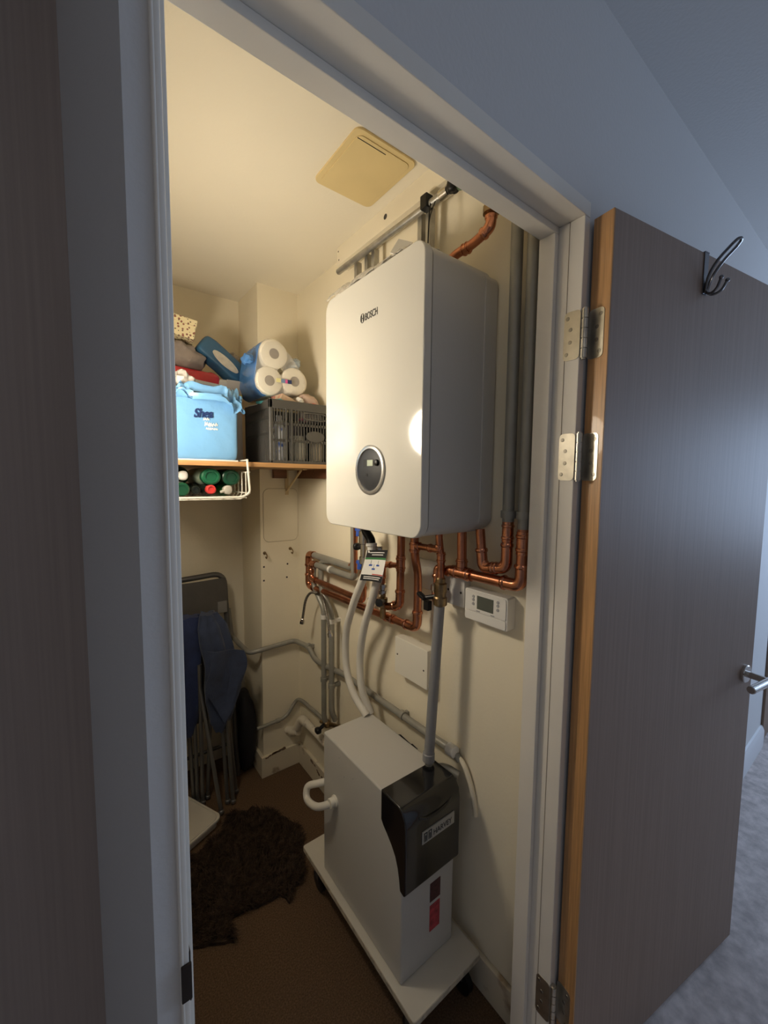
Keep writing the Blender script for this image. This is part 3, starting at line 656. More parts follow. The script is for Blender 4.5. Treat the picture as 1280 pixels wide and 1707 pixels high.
npl = MB().box((.684, .7195, .514), (.803, .7225, .548)).build('nameplate', mat('pale_nameplate', (.42, .42, .40), .35, .3), ld_)
text('nameplate_lettering', 'HARVEY', INK, npl, (.7225, .7193, .5215), (1, 0, 0), (0, 0, 1), .0215, .0002, .0003, xs=.88)
for xx in (.6895, .7055):
    b = MB(); b.box((xx, .7188, .519), (xx+.0022, .7196, .543)).box((xx+.0095, .7188, .519), (xx+.0117, .7196, .543)).box((xx, .7188, .541), (xx+.0117, .7196, .543)).box((xx+.004, .7188, .519), (xx+.0075, .7196, .536)).build('nameplate_emblem', INK, npl)
MB().box((.733, SY0-.0012, .303), (.772, SY0-.0002, .358)).build('maroon_sticker', mat('maroon_print', (.07, .018, .02), .5, var=.5, vscale=120), so)
MB().box((.733, SY0-.0012, .215), (.771, SY0-.0002, .292)).build('red_sticker', mat('red_print', (.42, .045, .06), .5, var=.45, vscale=70), so)
for yy, zz in ((1.05, .585), (.97, .565), (1.02, .54)): MB().lathe((SX0, yy, zz), NX, [(-.001, .0022), (.0008, .002)], 10).build('rivet', GREYINK, so)
ov = MB(); ov.sweep(smooth_curve([(.640, 1.075, .425), (.612, 1.082, .418), (.590, 1.125, .392), (.590, 1.19, .375), (.600, 1.205, .405), (.625, 1.175, .425), (.66, 1.156, .43)]), .0115, 14)
ov.build('overflow_hose', HOSE, so)
MB().lathe((SX0, 1.074, .426), NX, [(-.004, .018), (.004, .018), (.006, .015), (.022, .0145), (.022, .011)], 20).build('overflow_elbow', CREAMP, so)
bc = MB(); bc.cyl((.832, 1.00, .60), (.842, .955, .585), .012, n=14).cyl((.842, .955, .585), (.846, .935, .578), .0155, n=14).cyl((.826, .99, .60), (.83, .99, .615), .006, n=10)
bc.build('rear_connector', BLACKP, so)

# ================================================================== SHELF AND WHAT IS ON IT
SHZ0, SHZ1, SHY = 1.503, 1.520, 1.50
PINE = mat('varnished_pine', (.46, .25, .10), .4, var=.25, vscale=7, stretch=(.8, 16, 16), coat=.15)
MAHOG = mat('dark_batten', (.20, .085, .045), .5, var=.2, vscale=9, stretch=(1, 12, 12))
sh = thing('shelf', 'varnished wooden shelf across the back of the cupboard', 'shelf', (.48, 1.75, SHZ0))
MB().box((XL1, SHY, SHZ0), (WR, YP, SHZ1)).box((XL1, YP, SHZ0), (XP, YB, SHZ1)).build('board', PINE, sh, .0015)
MB().box((XP+.06, YP-.022, 1.462), (WR-.07, YP, SHZ0)).build('batten', MAHOG, sh, .001)
MB().box((WR-.022, SHY+.03, 1.462), (WR, YP-.03, SHZ0)).build('batten', MAHOG, sh, .001)
MB().box((XL1, SHY+.03, 1.462), (XL1+.022, YB, SHZ0)).build('batten', MAHOG, sh, .001)
br = MB()
for xx in (.662, .822):
    br = MB(); br.box((xx-.009, YP-.20 if xx > XP else YB-.25, SHZ0-.004), (xx+.009, YP if xx > XP else YB, SHZ0)); yb_ = YP if xx > XP else YB
    br.box((xx-.009, yb_-.004, SHZ0-.12), (xx+.009, yb_, SHZ0)).sweep([(xx, yb_-.16, SHZ0-.004), (xx, yb_-.004, SHZ0-.10)], .005, 8)
    br.build('bracket', mat('cream_bracket', (.66, .52, .30), .5), sh)

# --- white wire basket under the shelf, with bottles
WIRE = mat('white_coated_wire', (.78, .75, .66), .35)
bk = thing('wire_basket', 'white wire basket slung under the shelf holding bottles', 'basket', (.30, 1.64, 1.385))
bx0, bx1, by0, by1, bz = .10, .515, 1.488, 1.80, 1.388
MB().tube([(bx1-.01, by0-.004, 1.526), (bx1, by0, bz+.018), (bx1-.03, by0, bz+.004), (bx0, by0, bz+.004)], .0042, .022, 10).build('front_rim', WIRE, bk)
MB().tube([(bx1-.01, by0+.003, 1.526), (bx1-.01, by0-.004, 1.526)], .0042, n=10).cyl((bx1-.01, by0-.004, 1.526), (bx1-.01, by1, 1.5245), .0030, n=8).build('shelf_hook', WIRE, bk)
MB().cyl((bx1, by0, 1.483), (bx1-.005, by1, 1.483), .0026, n=8).cyl((bx1, by0, bz+.018), (bx1-.005, by1, bz+.018), .0026, n=8).build('side_rail', WIRE, bk)
wsd = MB()
for k in range(7):
    yy = by0 + .035 + k*.044; wsd.tube([(bx1-.003, yy, 1.483), (bx1-.003, yy, bz+.012), (bx1-.02, yy, bz-.004), (bx0, yy, bz-.004)], .0020, .015, 8)
wsd.build('cross_wires', WIRE, bk)['kind'] = 'stuff'
wfl = MB()
for k in range(11):
    xx = bx0 + .02 + k*.038; wfl.cyl((xx, by0, bz+.002), (xx, by1, bz-.002), .0019, n=8)
for zz in (.0, -.012): wfl.cyl((bx0, by0+.04, bz-.004), (bx1-.02, by0+.04, bz-.004), .0024, n=8)
wfl.build('floor_wires', WIRE, bk)['kind'] = 'stuff'
DKGREEN = mat('dark_green_plastic', (.012, .075, .035), .22, coat=.3); GREENC2 = mat('green_cap', (.010, .11, .05), .3)
PALEG = mat('pale_green_plastic', (.42, .52, .40), .35); REDC = mat('red_cap', (.62, .05, .045), .35); BLKB = mat('black_bottle', (.012, .016, .012), .25)
def bottle(label, c, r, L, body, cap, capr, capL, shape='round', sx=1.0):
    """bottle lying on its side, cap towards the door"""
    c = Vector(c); t = thing('bottle', label, 'bottle', tuple(c-Vector((0, 0, r))), 'bottles in the wire basket')
    b = MB(); b.lathe(c, (0, 1, 0), [(0, capr*.9), (.012, capr*.95), (.03, r*.9), (.04, r), (L-.01, r), (L, r*.85)], 24)
    if sx != 1:
        for i, v in enumerate(b.v): b.v[i] = Vector((c.x+(v.x-c.x)*sx, v.y, v.z))
    b.build('body', body, t)
    k = MB()
    if shape == 'pump':
        k.lathe(c, (0, -1, 0), [(0, capr), (capL*.4, capr), (capL*.42, capr*.55), (capL*.7, capr*.5)], 18)
        k.soft(c+Vector((0, -capL*.8, 0)), (capr*1.0, capL*.3, capr*1.05), .8, nu=16, nv=10); k.cyl(c+Vector((0, -capL*.8, 0)), c+Vector((-capr*1.7, -capL*.8, -capr*.5)), capr*.4, capr*.3, n=10)
    else:
        k.lathe(c, (0, -1, 0), [(0, capr), (capL*.85, capr), (capL, capr*.82), (capL, capr*.6), (capL*.8, capr*.58)], 22)
        if sx != 1:
            for i, v in enumerate(k.v): k.v[i] = Vector((c.x+(v.x-c.x)*sx, v.y, v.z))
    k.build('cap', cap, t)
bottle('dark green bottle with a white pump head, upper left in wire basket', (.305, 1.582, 1.468), .033, .20, DKGREEN, WHITEP, .016, .032, 'pump')
bottle('pale bottle with a large oval green cap, upper middle of basket', (.395, 1.572, 1.465), .034, .21, PALEG, GREENC2, .029, .03, sx=1.15)
bottle('green bottle with a wide dark green cap, upper right of basket', (.470, 1.582, 1.463), .032, .20, mat('mid_green_plastic', (.03, .16, .06), .25), mat('deep_green_cap', (.006, .06, .03), .3), .029, .025, sx=1.12)
bottle('black bottle with a bright red cap, lower middle of basket', (.395, 1.567, 1.419), .026, .20, BLKB, REDC, .017, .022)
bottle('green bottle with a small grey nozzle, lower right of basket', (.455, 1.572, 1.417), .026, .20, mat('leaf_green_plastic', (.03, .17, .05), .3), mat('grey_nozzle', (.46, .44, .38), .4), .016, .022, 'pump')
bottle('white bottle with a dark green shoulder, lower left of basket', (.300, 1.567, 1.420), .028, .20, WHITEP, DKGREEN, .024, .02)
bottle('black bottle lying between green ones at basket bottom', (.348, 1.582, 1.417), .024, .20, BLKB, BLKB, .016, .02)

# --- blue polythene pack
SKYB = mat('sky_blue_polythene', (.165, .38, .66), .28, var=.06, vscale=9, bump=.6, bscale=17, coat=.3)
SKYD = mat('deep_blue_polythene', (.10, .25, .58), .26, var=.15, vscale=12, bump=.4, bscale=28, coat=.3)
NAVY = mat('navy_ink', (.012, .03, .12), .4)
bp_ = thing('plastic_pack', 'big sky blue polythene pack with torn open top on the shelf', 'pack', (.37, 1.64, SHZ1))
MB().soft((.368, 1.645, SHZ1+.116), (.122, .122, .1155), .13, None, 64, 40, .006, 16, 1, .16).build('body', SKYB, bp_)
MB().box((.25, 1.525, SHZ1), (.487, 1.76, SHZ1+.006)).build('white_base', WHITEP, bp_, .002)
def ruff(u, v):
    a = u*2*PI; q = noise.noise(Vector((math.cos(a)*3.2, math.sin(a)*3.2, v*3.5)))
    q2 = noise.noise(Vector((math.cos(a)*8, math.sin(a)*8, v*7+3)))
    rx, ry = .121+.012*v+.034*q*v, .121+.012*v+.030*q2*v
    sx = lambda t: math.copysign(abs(t)**.45, t)
    fold = -.052*max(0, v-.42)*1.8*(1+.95*math.exp(-((a-5.35)/.30)**2))
    return Vector((.368+rx*sx(math.cos(a)) + .024*max(0, v-.4)*sx(math.cos(a)), 1.645+ry*sx(math.sin(a))+.03*max(0, v-.4)*sx(math.sin(a)), SHZ1+.205+.062*math.sin(min(1, v*1.35)*PI*.55)+fold+.030*q2*v+.018*q))
MB().sheet(ruff, 120, 22, .0008).build('torn_top', SKYB, bp_)
yt_ = 1.5215
tx = text('pack_lettering', 'Shea', NAVY, bp_, (.336, yt_-.0015, 1.668), (1, 0, .05), (0, 0, 1), .042, .0012, .0010, .25, xs=.8)
random.seed(3)
for x0, x1, zz, h_ in ((.368, .384, 1.664, .006), (.372, .412, 1.647, .0085), (.376, .414, 1.632, .004)):   # worn, unreadable white print
    wq = MB(); xx = x0
    while xx < x1:
        wd = random.uniform(.004, .008)
        wq.sweep(smooth_curve([(xx, yt_-.001, zz-h_*random.uniform(.4, 1)), (xx+wd*.4, yt_-.001, zz+h_*random.uniform(.5, 1)), (xx+wd*.7, yt_-.001, zz-h_*random.uniform(.2, .8)), (xx+wd, yt_-.001, zz+h_*random.uniform(0, .5))], 4), .0011, 6); xx += wd+.001
    wq.build('white_print', PAPER, bp_)
MB().soft((.312, 1.60, 1.775), (.055, .060, .048), .8, None, 48, 30, .026, 26, 5).build('clear_lining', FROST, bp_)

# --- the heap behind the blue pack
rp = thing('red_packet', 'red and white plastic packet wedged behind the blue pack', 'packet', (.40, 1.83, SHZ1))
rot = Matrix.Rotation(math.radians(12), 3, 'Y')
RED = mat('red_film', (.62, .035, .045), .25, var=.1, vscale=20, bump=.3, bscale=40, coat=.3)
MB().soft((.39, 1.835, 1.708), (.105, .055, .188), .22, Matrix.Rotation(math.radians(4), 3, 'Y'), 40, 28, .005, 22, 2).build('red_wrap', RED, rp)
MB().soft((.503, 1.835, 1.698), (.022, .053, .178), .25, Matrix.Rotation(math.radians(4), 3, 'Y'), 28, 20, .004, 25, 3).build('white_end', mat('white_film', (.78, .74, .70), .3, bump=.3, bscale=40), rp)
MB().obox(Vector((.450, 1.7785, 1.842)), (1, 0, -.08), (0, 1, 0), (.08, 0, 1), (.05, .0025, .006)).build('white_stripe', PAPER, rp)
tag(MB().soft((.368, 1.835, 1.948), (.092, .065, .050), .75, Matrix.Rotation(math.radians(18), 3, 'Y'), 40, 22, .018, 18, 4).build('cloth_bundle', mat('taupe_cloth', (.27, .22, .19), .85, var=.15, vscale=14, bump=.2, bscale=60, sheen=.2)), 'taupe grey cloth bundle under the floral box', 'cloth')
FLOR = mat('floral_card', (.80, .68, .40), .6)
nt = FLOR.node_tree; vo = nt.nodes.new('ShaderNodeTexVoronoi'); vo.inputs['Scale'].default_value = 90; tcf = nt.nodes.new('ShaderNodeTexCoord')
nt.links.new(tcf.outputs['Object'], vo.inputs['Vector']); rf = nt.nodes.new('ShaderNodeValToRGB'); rf.color_ramp.interpolation = 'CONSTANT'
rf.color_ramp.elements[0].position = 0; rf.color_ramp.elements[0].color = (.22, .09, .06, 1); rf.color_ramp.elements[1].position = .36; rf.color_ramp.elements[1].color = (.80, .68, .42, 1)
e_ = rf.color_ramp.elements.new(.18); e_.color = (.45, .12, .10, 1); e_ = rf.color_ramp.elements.new(.27); e_.color = (.10, .10, .06, 1)
nt.links.new(vo.outputs['Distance'], rf.inputs['Fac']); nt.links.new(rf.outputs['Color'], nt.nodes['Principled BSDF'].inputs['Base Color'])
fb = thing('floral_box', 'cream floral patterned cardboard box on top of the heap', 'box', (.345, 1.83, 2.0))
rz = Matrix.Rotation(math.radians(9), 3, 'Y') @ Matrix.Rotation(math.radians(-6), 3, 'Z')
cb_ = Vector((.345, 1.83, 2.045))
MB().obox(cb_, rz @ Vector((1, 0, 0)), rz @ Vector((0, 1, 0)), rz @ Vector((0, 0, 1)), (.068, .06, .036)).build('box', FLOR, fb, .002)
MB().obox(cb_ + rz @ Vector((0, 0, .027)), rz @ Vector((1, 0, 0)), rz @ Vector((0, 1, 0)), rz @ Vector((0, 0, 1)), (.0705, .0625, .012)).build('box_lid', FLOR, fb, .002)
bt2 = thing('wipes_pack', 'blue flat pack with oval white label leaning on the heap', 'pack', (.49, 1.84, 1.83))
e1 = Vector((.80, .0, -.60)).normalized(); e3 = Vector((.25, -.95, .33)); e3 = (e3-e1*e3.dot(e1)).normalized(); e2v = e3.cross(e1)
rt_ = Matrix((e1, e2v, e3)).transposed()
cw = Vector((.522, 1.84, 1.955))
MB().soft(cw, (.105, .052, .03), .35, rt_, 40, 20, .004, 20, 6).build('body', mat('blue_film', (.035, .12, .23), .4, var=.2, vscale=12, bump=.2, bscale=30), bt2)
lb_ = MB(); n = 40
lb_.add([cw + rt_ @ Vector((.012+.062*math.cos(2*PI*k/n), -.014+.022*math.sin(2*PI*k/n), h_)) for h_ in (.020, .0335) for k in range(n)], [list(range(n)), list(range(n, 2*n))] + [(i, (i+1) % n, n+(i+1) % n, n+i) for i in range(n)])
lb_.build('oval_label', mat('cream_label', (.68, .62, .52), .5, var=.12, vscale=60), bt2)
wb = thing('small_carton', 'small white carton with a yellow strip behind the blue pack', 'carton', (.535, 1.80, SHZ1))
MB().box((.528, 1.785, SHZ1), (.590, 1.88, 1.872)).build('carton', mat('white_card', (.66, .60, .55), .6), wb, .002)
MB().box((.527, 1.784, 1.79), (.591, 1.88, 1.815)).build('yellow_strip', mat('yellow_print', (.70, .55, .05), .5), wb, .001)
tag(MB().soft((.60, 1.96, 1.985), (.05, .04, .045), .8, None, 28, 16, .018, 30, 8).box((.58, 1.94, SHZ1), (.62, 1.98, 1.97)).build('carrier_bag', mat('striped_grey_film', (.34, .30, .26), .4, var=.5, vscale=40)), 'crumpled grey carrier bag top behind the wipes pack', 'plastic bag')

# --- folding crate with contents
CRATE = mat('grey_crate_plastic', (.062, .06, .057), .38)
CX0, CX1, CY0, CY1, CZ0, CZ1 = .605, .872, 1.52, 1.80, SHZ1, 1.765
cr = thing('storage_crate', 'dark grey slatted folding crate on the shelf behind boiler', 'crate', ((CX0+CX1)/2, (CY0+CY1)/2, CZ0))
rim = MB()
for a, b_ in (((CX0, CY0), (CX1, CY0+.014)), ((CX0, CY1-.014), (CX1, CY1)), ((CX0, CY0), (CX0+.014, CY1)), ((CX1-.014, CY0), (CX1, CY1))):
    rim.box((a[0], a[1], CZ1-.035), (b_[0], b_[1], CZ1))
rim.build('rim', CRATE, cr, .003)
MB().box((CX0, CY0, CZ0), (CX1, CY1, CZ0+.012)).build('base', CRATE, cr, .002)
for xx, yy in ((CX0, CY0), (CX1-.016, CY0), (CX0, CY1-.016), (CX1-.016, CY1-.016)):
    MB().prism(rrect(xx, yy, xx+.016, yy+.016, .005, 4), 2, CZ0, CZ1).build('corner_post', CRATE, cr)
MB().box((CX0+.002, CY0-.002, CZ0+.118), (CX0+.016, CY0+.03, CZ0+.13)).build('latch', CRATE, cr, .001)
for xx in (CX0+.065, CX0+.088): MB().box((xx, CY0-.002, CZ0), (xx+.007, CY0+.006, CZ1-.03)).build('rib', CRATE, cr, .001)
sl = MB()
def gridpanel(b, axis, c0, lo_, hi_, n, hbars, z0, z1):
    for k in range(n):
        p = lo_ + (hi_-lo_)*(k+.5)/n
        if axis == 1: b.box((p-.0017, c0, z0), (p+.0017, c0+.004, z1))
        else: b.box((c0, p-.0017, z0), (c0+.004, p+.0017, z1))
    for z_ in hbars:
        if axis == 1: b.box((lo_, c0, z_-.005), (hi_, c0+.004, z_+.005))
        else: b.box((c0, lo_, z_-.005), (c0+.004, hi_, z_+.005))
gridpanel(sl, 1, CY0+.002, CX0+.014, CX1-.014, 19, (CZ0+.09, CZ0+.155), CZ0, CZ1-.03)
gridpanel(sl, 0, CX0+.002, CY0+.014, CY1-.014, 18, (CZ0+.115, CZ0+.175), CZ0, CZ1-.03)
gridpanel(sl, 1, CY1-.006, CX0+.014, CX1-.014, 24, (CZ0+.09, CZ0+.155), CZ0, CZ1-.03)
gridpanel(sl, 0, CX1-.006, CY0+.014, CY1-.014, 24, (CZ0+.115, CZ0+.175), CZ0, CZ1-.03)
sl.build('slats', CRATE, cr, smooth=False)['kind'] = 'stuff'
bd = MB(); n = 30
bd.add([(.80+.042*math.cos(2*PI*k/n), yy, 1.632+.022*math.sin(2*PI*k/n)) for yy in (CY0-.001, CY0+.004) for k in range(n)], [list(range(n)), list(range(n, 2*n))] + [(i, (i+1) % n, n+(i+1) % n, n+i) for i in range(n)])
bd.build('oval_badge', CRATE, cr)
hg_ = MB(); hp = [(.80+.052*math.copysign(abs(math.cos(2*PI*k/28))**.6, math.cos(2*PI*k/28)), CY0+.001, 1.712+.014*math.copysign(abs(math.sin(2*PI*k/28))**.6, math.sin(2*PI*k/28))) for k in range(29)]
hg_.sweep(hp, .0035, 8).build('hand_hole', CRATE, cr)

def item(name, label, cat, mb_, m, **k): return tag(mb_.build(name, m, **k), label, cat, 'contents of the grey crate')
item('bottle', 'white and blue bottle seen through the crate slats', 'bottle', MB().lathe((.660, 1.560, CZ0+.014), Z, [(0, .024), (.01, .027), (.12, .027), (.15, .012), (.175, .012)], 20), mat('white_blue_bottle', (.70, .72, .78), .3, vscale=22, wear=(.05, .12, .45)))
item('bottle', 'clear grey jar low behind the crate slats', 'bottle', MB().lathe((.742, 1.568, CZ0+.014), Z, [(0, .03), (.01, .034), (.08, .034), (.085, .03), (.10, .03)], 20), mat('pale_jar', (.55, .55, .50), .3))
item('bottle', 'white tub standing at the wall end of the crate', 'bottle', MB().lathe((.826, 1.562, CZ0+.014), Z, [(0, .024), (.01, .027), (.09, .027), (.095, .02), (.12, .02)], 20), mat('cream_tub', (.62, .56, .46), .4))
item('carton', 'red and white carton at the near left corner inside crate', 'carton', MB().box((.614, 1.61, CZ0+.014), (.68, 1.70, CZ0+.105)), mat('red_white_carton', (.66, .60, .56), .5, vscale=30, wear=(.55, .04, .05)), bevel=.002)
item('bag', 'dark bundle filling the back of the crate', 'bag', MB().soft((.76, 1.72, CZ0+.10), (.085, .055, .085), .5, None, 28, 16, .012, 20, 3), mat('dark_bundle', (.09, .08, .085), .7, var=.4, vscale=20))
item('pouch', 'patterned grey pouch showing in the crate hand hole', 'pouch', MB().soft((.80, 1.57, 1.715), (.055, .03, .022), .5, None, 28, 14, .006, 40, 4), mat('grey_pink_pouch', (.30, .28, .29), .5, vscale=26, wear=(.55, .10, .20)))
item('book', 'teal and white paperback lying open on the crate rim', 'book', MB().obox((.645, 1.60, CZ1+.006), (1, .1, .28), (-.1, 1, .1), (-.28, -.1, 1), (.042, .05, .005)), [mat('teal_cover', (.08, .38, .42), .4)], bevel=.001)
item('book', 'red edged tan carton tilted on the crate top', 'carton', MB().obox((.70, 1.60, CZ1+.008), (1, .1, -.35), (-.1, 1, 0), (.35, 0, 1), (.038, .045, .012)), mat('tan_red_card', (.50, .36, .25), .5, vscale=18, wear=(.45, .06, .05)), bevel=.001)
item('paper_sheet', 'white paper slip poking over the crate left rim', 'paper', MB().obox((.632, 1.68, CZ1+.004), (1, .2, .3), (-.2, 1, 0), (-.3, 0, 1), (.035, .05, .0015)), PAPER)
item('cosmetic_bag', 'pale pink patterned pouch heaped on crate near the wall', 'pouch', MB().soft((.808, 1.62, CZ1+.016), (.050, .05, .036), .8, None, 32, 18, .008, 26, 7), mat('pale_pink_fabric', (.56, .42, .36), .7, vscale=34, wear=(.42, .24, .22), bump=.2, bscale=50))
item('tissue', 'small crumpled white tissue on the crate beside pink pouch', 'tissue', MB().soft((.757, 1.575, CZ1+.014), (.015, .015, .015), .8, None, 18, 12, .006, 80, 2), PAPER)
item('ribbon', 'bright coral ribbon tuck on the crate rim', 'ribbon', MB().soft((.815, 1.56, CZ1+.004), (.012, .008, .006), .8, None, 16, 10, .003, 90, 3), mat('coral_film', (.75, .16, .12), .4))

# --- toilet roll pack standing on the crate
TISSUE = mat('white_tissue', (.82, .77, .66), .85, bump=.15, bscale=120)
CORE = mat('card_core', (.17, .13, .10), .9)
tp_ = thing('toilet_roll_pack', 'blue wrapped pack of white toilet rolls on top of the crate', 'toilet rolls', (.68, 1.66, 1.775))
LR = .10; yf = 1.60
rr = [(.660, 1.958, .058), (.640, 1.850, .056), (.748, 1.862, .056)]
for k, (xx, zz, r_o) in enumerate(rr):
    ro_ = MB().lathe((xx, yf, zz), (0, 1, 0), [(0, .0205), (0, r_o-.006), (.004, r_o-.001), (.010, r_o), (LR, r_o), (LR, .0205)], 40)
    ro_.f.pop(); ro_.f.pop(); ro_.mi = ro_.mi[:-2]
    r1_ = ro_.build('roll', TISSUE, tp_, angle=50)
    MB().lathe((xx, yf+.0005, zz), (0, 1, 0), [(0, .0208), (LR-.001, .0208), (LR-.001, .017), (.0005, .017)], 28).build('core', CORE, r1_)
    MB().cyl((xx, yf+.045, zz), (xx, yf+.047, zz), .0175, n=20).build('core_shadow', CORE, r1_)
for xx, zz in ((.660, 1.958), (.640, 1.850), (.748, 1.862)):
    ro_ = MB().lathe((xx, yf+LR+.004, zz), (0, 1, 0), [(0, .02), (0, .05), (.004, .055), (.09, .055), (.09, .02)], 32).build('roll', TISSUE, tp_, angle=50)
def hull(sc_, n=12):
    cs = rr; pts = []
    for a in [2*PI*k/72 for k in range(72)]:
        d = Vector((math.cos(a), math.sin(a))); best = max(cs, key=lambda c: c[0]*d.x+c[1]*d.y+c[2])
        pts.append((best[0]+d.x*(best[2]+sc_), best[1]+d.y*(best[2]+sc_)))
    return pts
hp = hull(.0018)
def wrap(u, v):
    i = u*72; k = int(i) % 72; q = hp[k]; q2 = hp[(k+1) % 72]; t = i-int(i)
    x = q[0]*(1-t)+q2[0]*t; z = q[1]*(1-t)+q2[1]*t
    e = noise.noise(Vector((x*24, v*5, z*24)))
    cx, cz = .683, 1.89; g = 1+.03*e+.015*math.sin(PI*v)
    edge = .012*noise.noise(Vector((x*40, z*40, 2)))*(1-v)
    return Vector((cx+(x-cx)*g, yf+.014+edge+v*.20, cz+(z-cz)*g))
SKYD2 = mat('cobalt_blue_polythene', (.09, .26, .62), .24, var=.15, vscale=9, bump=.35, bscale=26, coat=.3)
L0, L1 = .37, .72
MB().sheet(lambda u, v: wrap(L0+(L1-L0)*u, v), 60, 18, .0008).build('blue_wrap', SKYD2, tp_)
MB().sheet(lambda u, v: wrap((L1+(L0+1-L1)*u) % 1, v), 96, 18, .0006).build('clear_wrap', clear_mat('clear_wrap_film', (.78, .78, .76), .30, .12, 40), tp_)
ff = MB(); hq = hull(.001)
def front_film(u, v):
    k = int(u*72) % 72; t = u*72-int(u*72); q = hq[k]; q2 = hq[(k+1) % 72]; x = q[0]*(1-t)+q2[0]*t; z = q[1]*(1-t)+q2[1]*t
    cx, cz = .683, 1.89; g = .12+.90*v; X = cx+(x-cx)*g; Zz = cz+(z-cz)*g
    return Vector((X, yf-.005-.006*noise.noise(Vector((X*38, Zz*38, 3)))+.016*max(0, v-.85)/.15, Zz))
ff.sheet(front_film, 72, 16, .0005).build('front_film', clear_mat('thin_roll_film', (.86, .84, .80), .16, .08, 60), tp_)
MB().soft((.775, 1.68, 1.945), (.022, .06, .03), .8, None, 28, 16, .012, 40, 9).build('gathered_end', clear_mat('blue_tint_film', (.46, .56, .66), .8, .2, 40), tp_)
MB().soft((.560, 1.63, 1.925), (.020, .03, .018), .8, None, 24, 14, .010, 50, 10).build('wrap_tuft', SKYD2, tp_)
for k, (x0, x1, m_) in enumerate(((.662, .682, mat('yellow_print_2', (.75, .70, .35), .4)), (.683, .700, mat('steel_blue_print', (.16, .25, .42), .4)), (.700, .710, mat('pink_print', (.65, .10, .32), .4)), (.711, .728, NAVY))):
    MB().box((x0, yf-.0135, 1.846), (x1, yf-.0115, 1.861)).build('print_mark', m_, tp_)

# ================================================================== FOLDED CHAIRS AND FLOOR THINGS
GREYST = mat('grey_chair_steel', (.11, .105, .10), .42, .5); VINYL = mat('dark_grey_vinyl', (.075, .070, .064), .55, var=.1, vscale=12, bump=.08, bscale=90)
fc_ = thing('folding_chair', 'grey steel folding chair folded flat against the back wall', 'chair', (.40, 1.98, 0))
yt0, yb0 = 2.015, 1.93
def fcp(x, z): return Vector((x, 1.93+.075*z, z))
MB().tube([fcp(.16, .012), fcp(.155, .985), fcp(.56, 1.005), fcp(.585, .012)], .0125, .055, 14).build('back_frame', GREYST, fc_)
MB().tube([fcp(.19, .012)+Vector((0, -.035, 0)), fcp(.19, .60)+Vector((0, -.035, 0)), fcp(.55, .60)+Vector((0, -.035, 0)), fcp(.55, .012)+Vector((0, -.035, 0))], .0115, .03, 14).build('front_frame', GREYST, fc_)
def bkp(u, v): return fcp(.165+.395*u, .82+.165*v) + Vector((0, -.012-.022*math.sin(PI*u), 0))
MB().sheet(bkp, 20, 10, .010).build('backrest', VINYL, fc_, .002)
MB().sheet(lambda u, v: fcp(.19+.35*u, .35+.36*v)+Vector((0, -.042-.008*math.sin(PI*v), 0)), 10, 8, .016).build('seat', VINYL, fc_, .003)
for zz in (.18,): MB().cyl(fcp(.16, zz), fcp(.58, zz), .008, n=10).build('cross_bar', GREYST, fc_)
MB().obox(fcp(.54, .85)+Vector((0, -.022, 0)), (1, 0, 0), (0, 1, 0), Z, (.022, .004, .028)).build('back_bracket', mat('brushed_steel', (.34, .33, .31), .4, .8), fc_, .002)

NAVYF = mat('navy_canvas', (.014, .027, .095), .85, var=.25, vscale=18, bump=.25, bscale=180, sheen=.15)
NAVYF2 = mat('faded_navy_canvas', (.030, .044, .092), .85, var=.3, vscale=14, bump=.25, bscale=180, sheen=.15)
TUBE = mat('grey_tube_steel', (.20, .195, .185), .4, .6)
def loft(rows, seed, amp=.010, n=28):
    """rows: (z, cx, cy, half x, half y) -> closed fabric body with folds"""
    b = MB(); vs = []; fs = []
    R_ = []
    for k in range(len(rows)-1):
        for q in range(4): t = q/4; R_.append([rows[k][i]*(1-t)+rows[k+1][i]*t for i in range(5)])
    R_.append(rows[-1])
    for (z, cx, cy, hx, hy) in R_:
        for i in range(n):
            a = 2*PI*i/n; f = 1 + .16*math.sin(5*a+seed+z*3) + .5*noise.noise(Vector((math.cos(a)*2, math.sin(a)*2, z*7+seed)))*.5
            vs.append((cx+hx*math.cos(a)*f, cy+hy*math.sin(a)*f, z + amp*noise.noise(Vector((a*2, seed, z*4)))))
    for j in range(len(R_)-1):
        for i in range(n): fs.append((j*n+i, j*n+(i+1) % n, (j+1)*n+(i+1) % n, (j+1)*n+i))
    fs += [list(range(n))[::-1], list(range((len(R_)-1)*n, len(R_)*n))]
    return b.add(vs, fs)
def camp(label, x0, y0, rows, legs, seed, m, arm=None):
    t = thing('camping_chair', label, 'chair', (x0, y0, 0), 'folded camping chairs')
    loft(rows, seed).build('canvas', m, t, angle=60)
    for a, b_ in legs: MB().cyl(a, b_, .0085, n=12).soft(a, (.012, .012, .012), .8, nu=12, nv=8).build('leg', TUBE, t)
    if arm:
        for q in arm: MB().sheet(q, 10, 8, .004).build('canvas_flap', m, t)
    return t
camp('folded blue camping chair nearest the pier, flap hanging down', .48, 1.80, [(.35, .47, 1.80, .02, .02), (.40, .475, 1.80, .045, .03), (.50, .485, 1.80, .07, .04), (.60, .49, 1.805, .075, .045), (.70, .475, 1.81, .062, .045), (.82, .455, 1.82, .055, .042), (.88, .44, 1.825, .03, .03)],
     [((.515, 1.775, .012), (.49, 1.80, .60)), ((.495, 1.79, .012), (.475, 1.81, .60)), ((.455, 1.745, .012), (.40, 1.83, .56)), ((.545, 1.83, .012), (.50, 1.82, .55))], 1.2, NAVYF2,
     [lambda u, v: Vector((.415+.15*u+.012*math.sin(v*5), 1.750-.012*math.sin(u*7+v*3), .74-.03*u-v*(.32-.30*abs(u-.5))))])
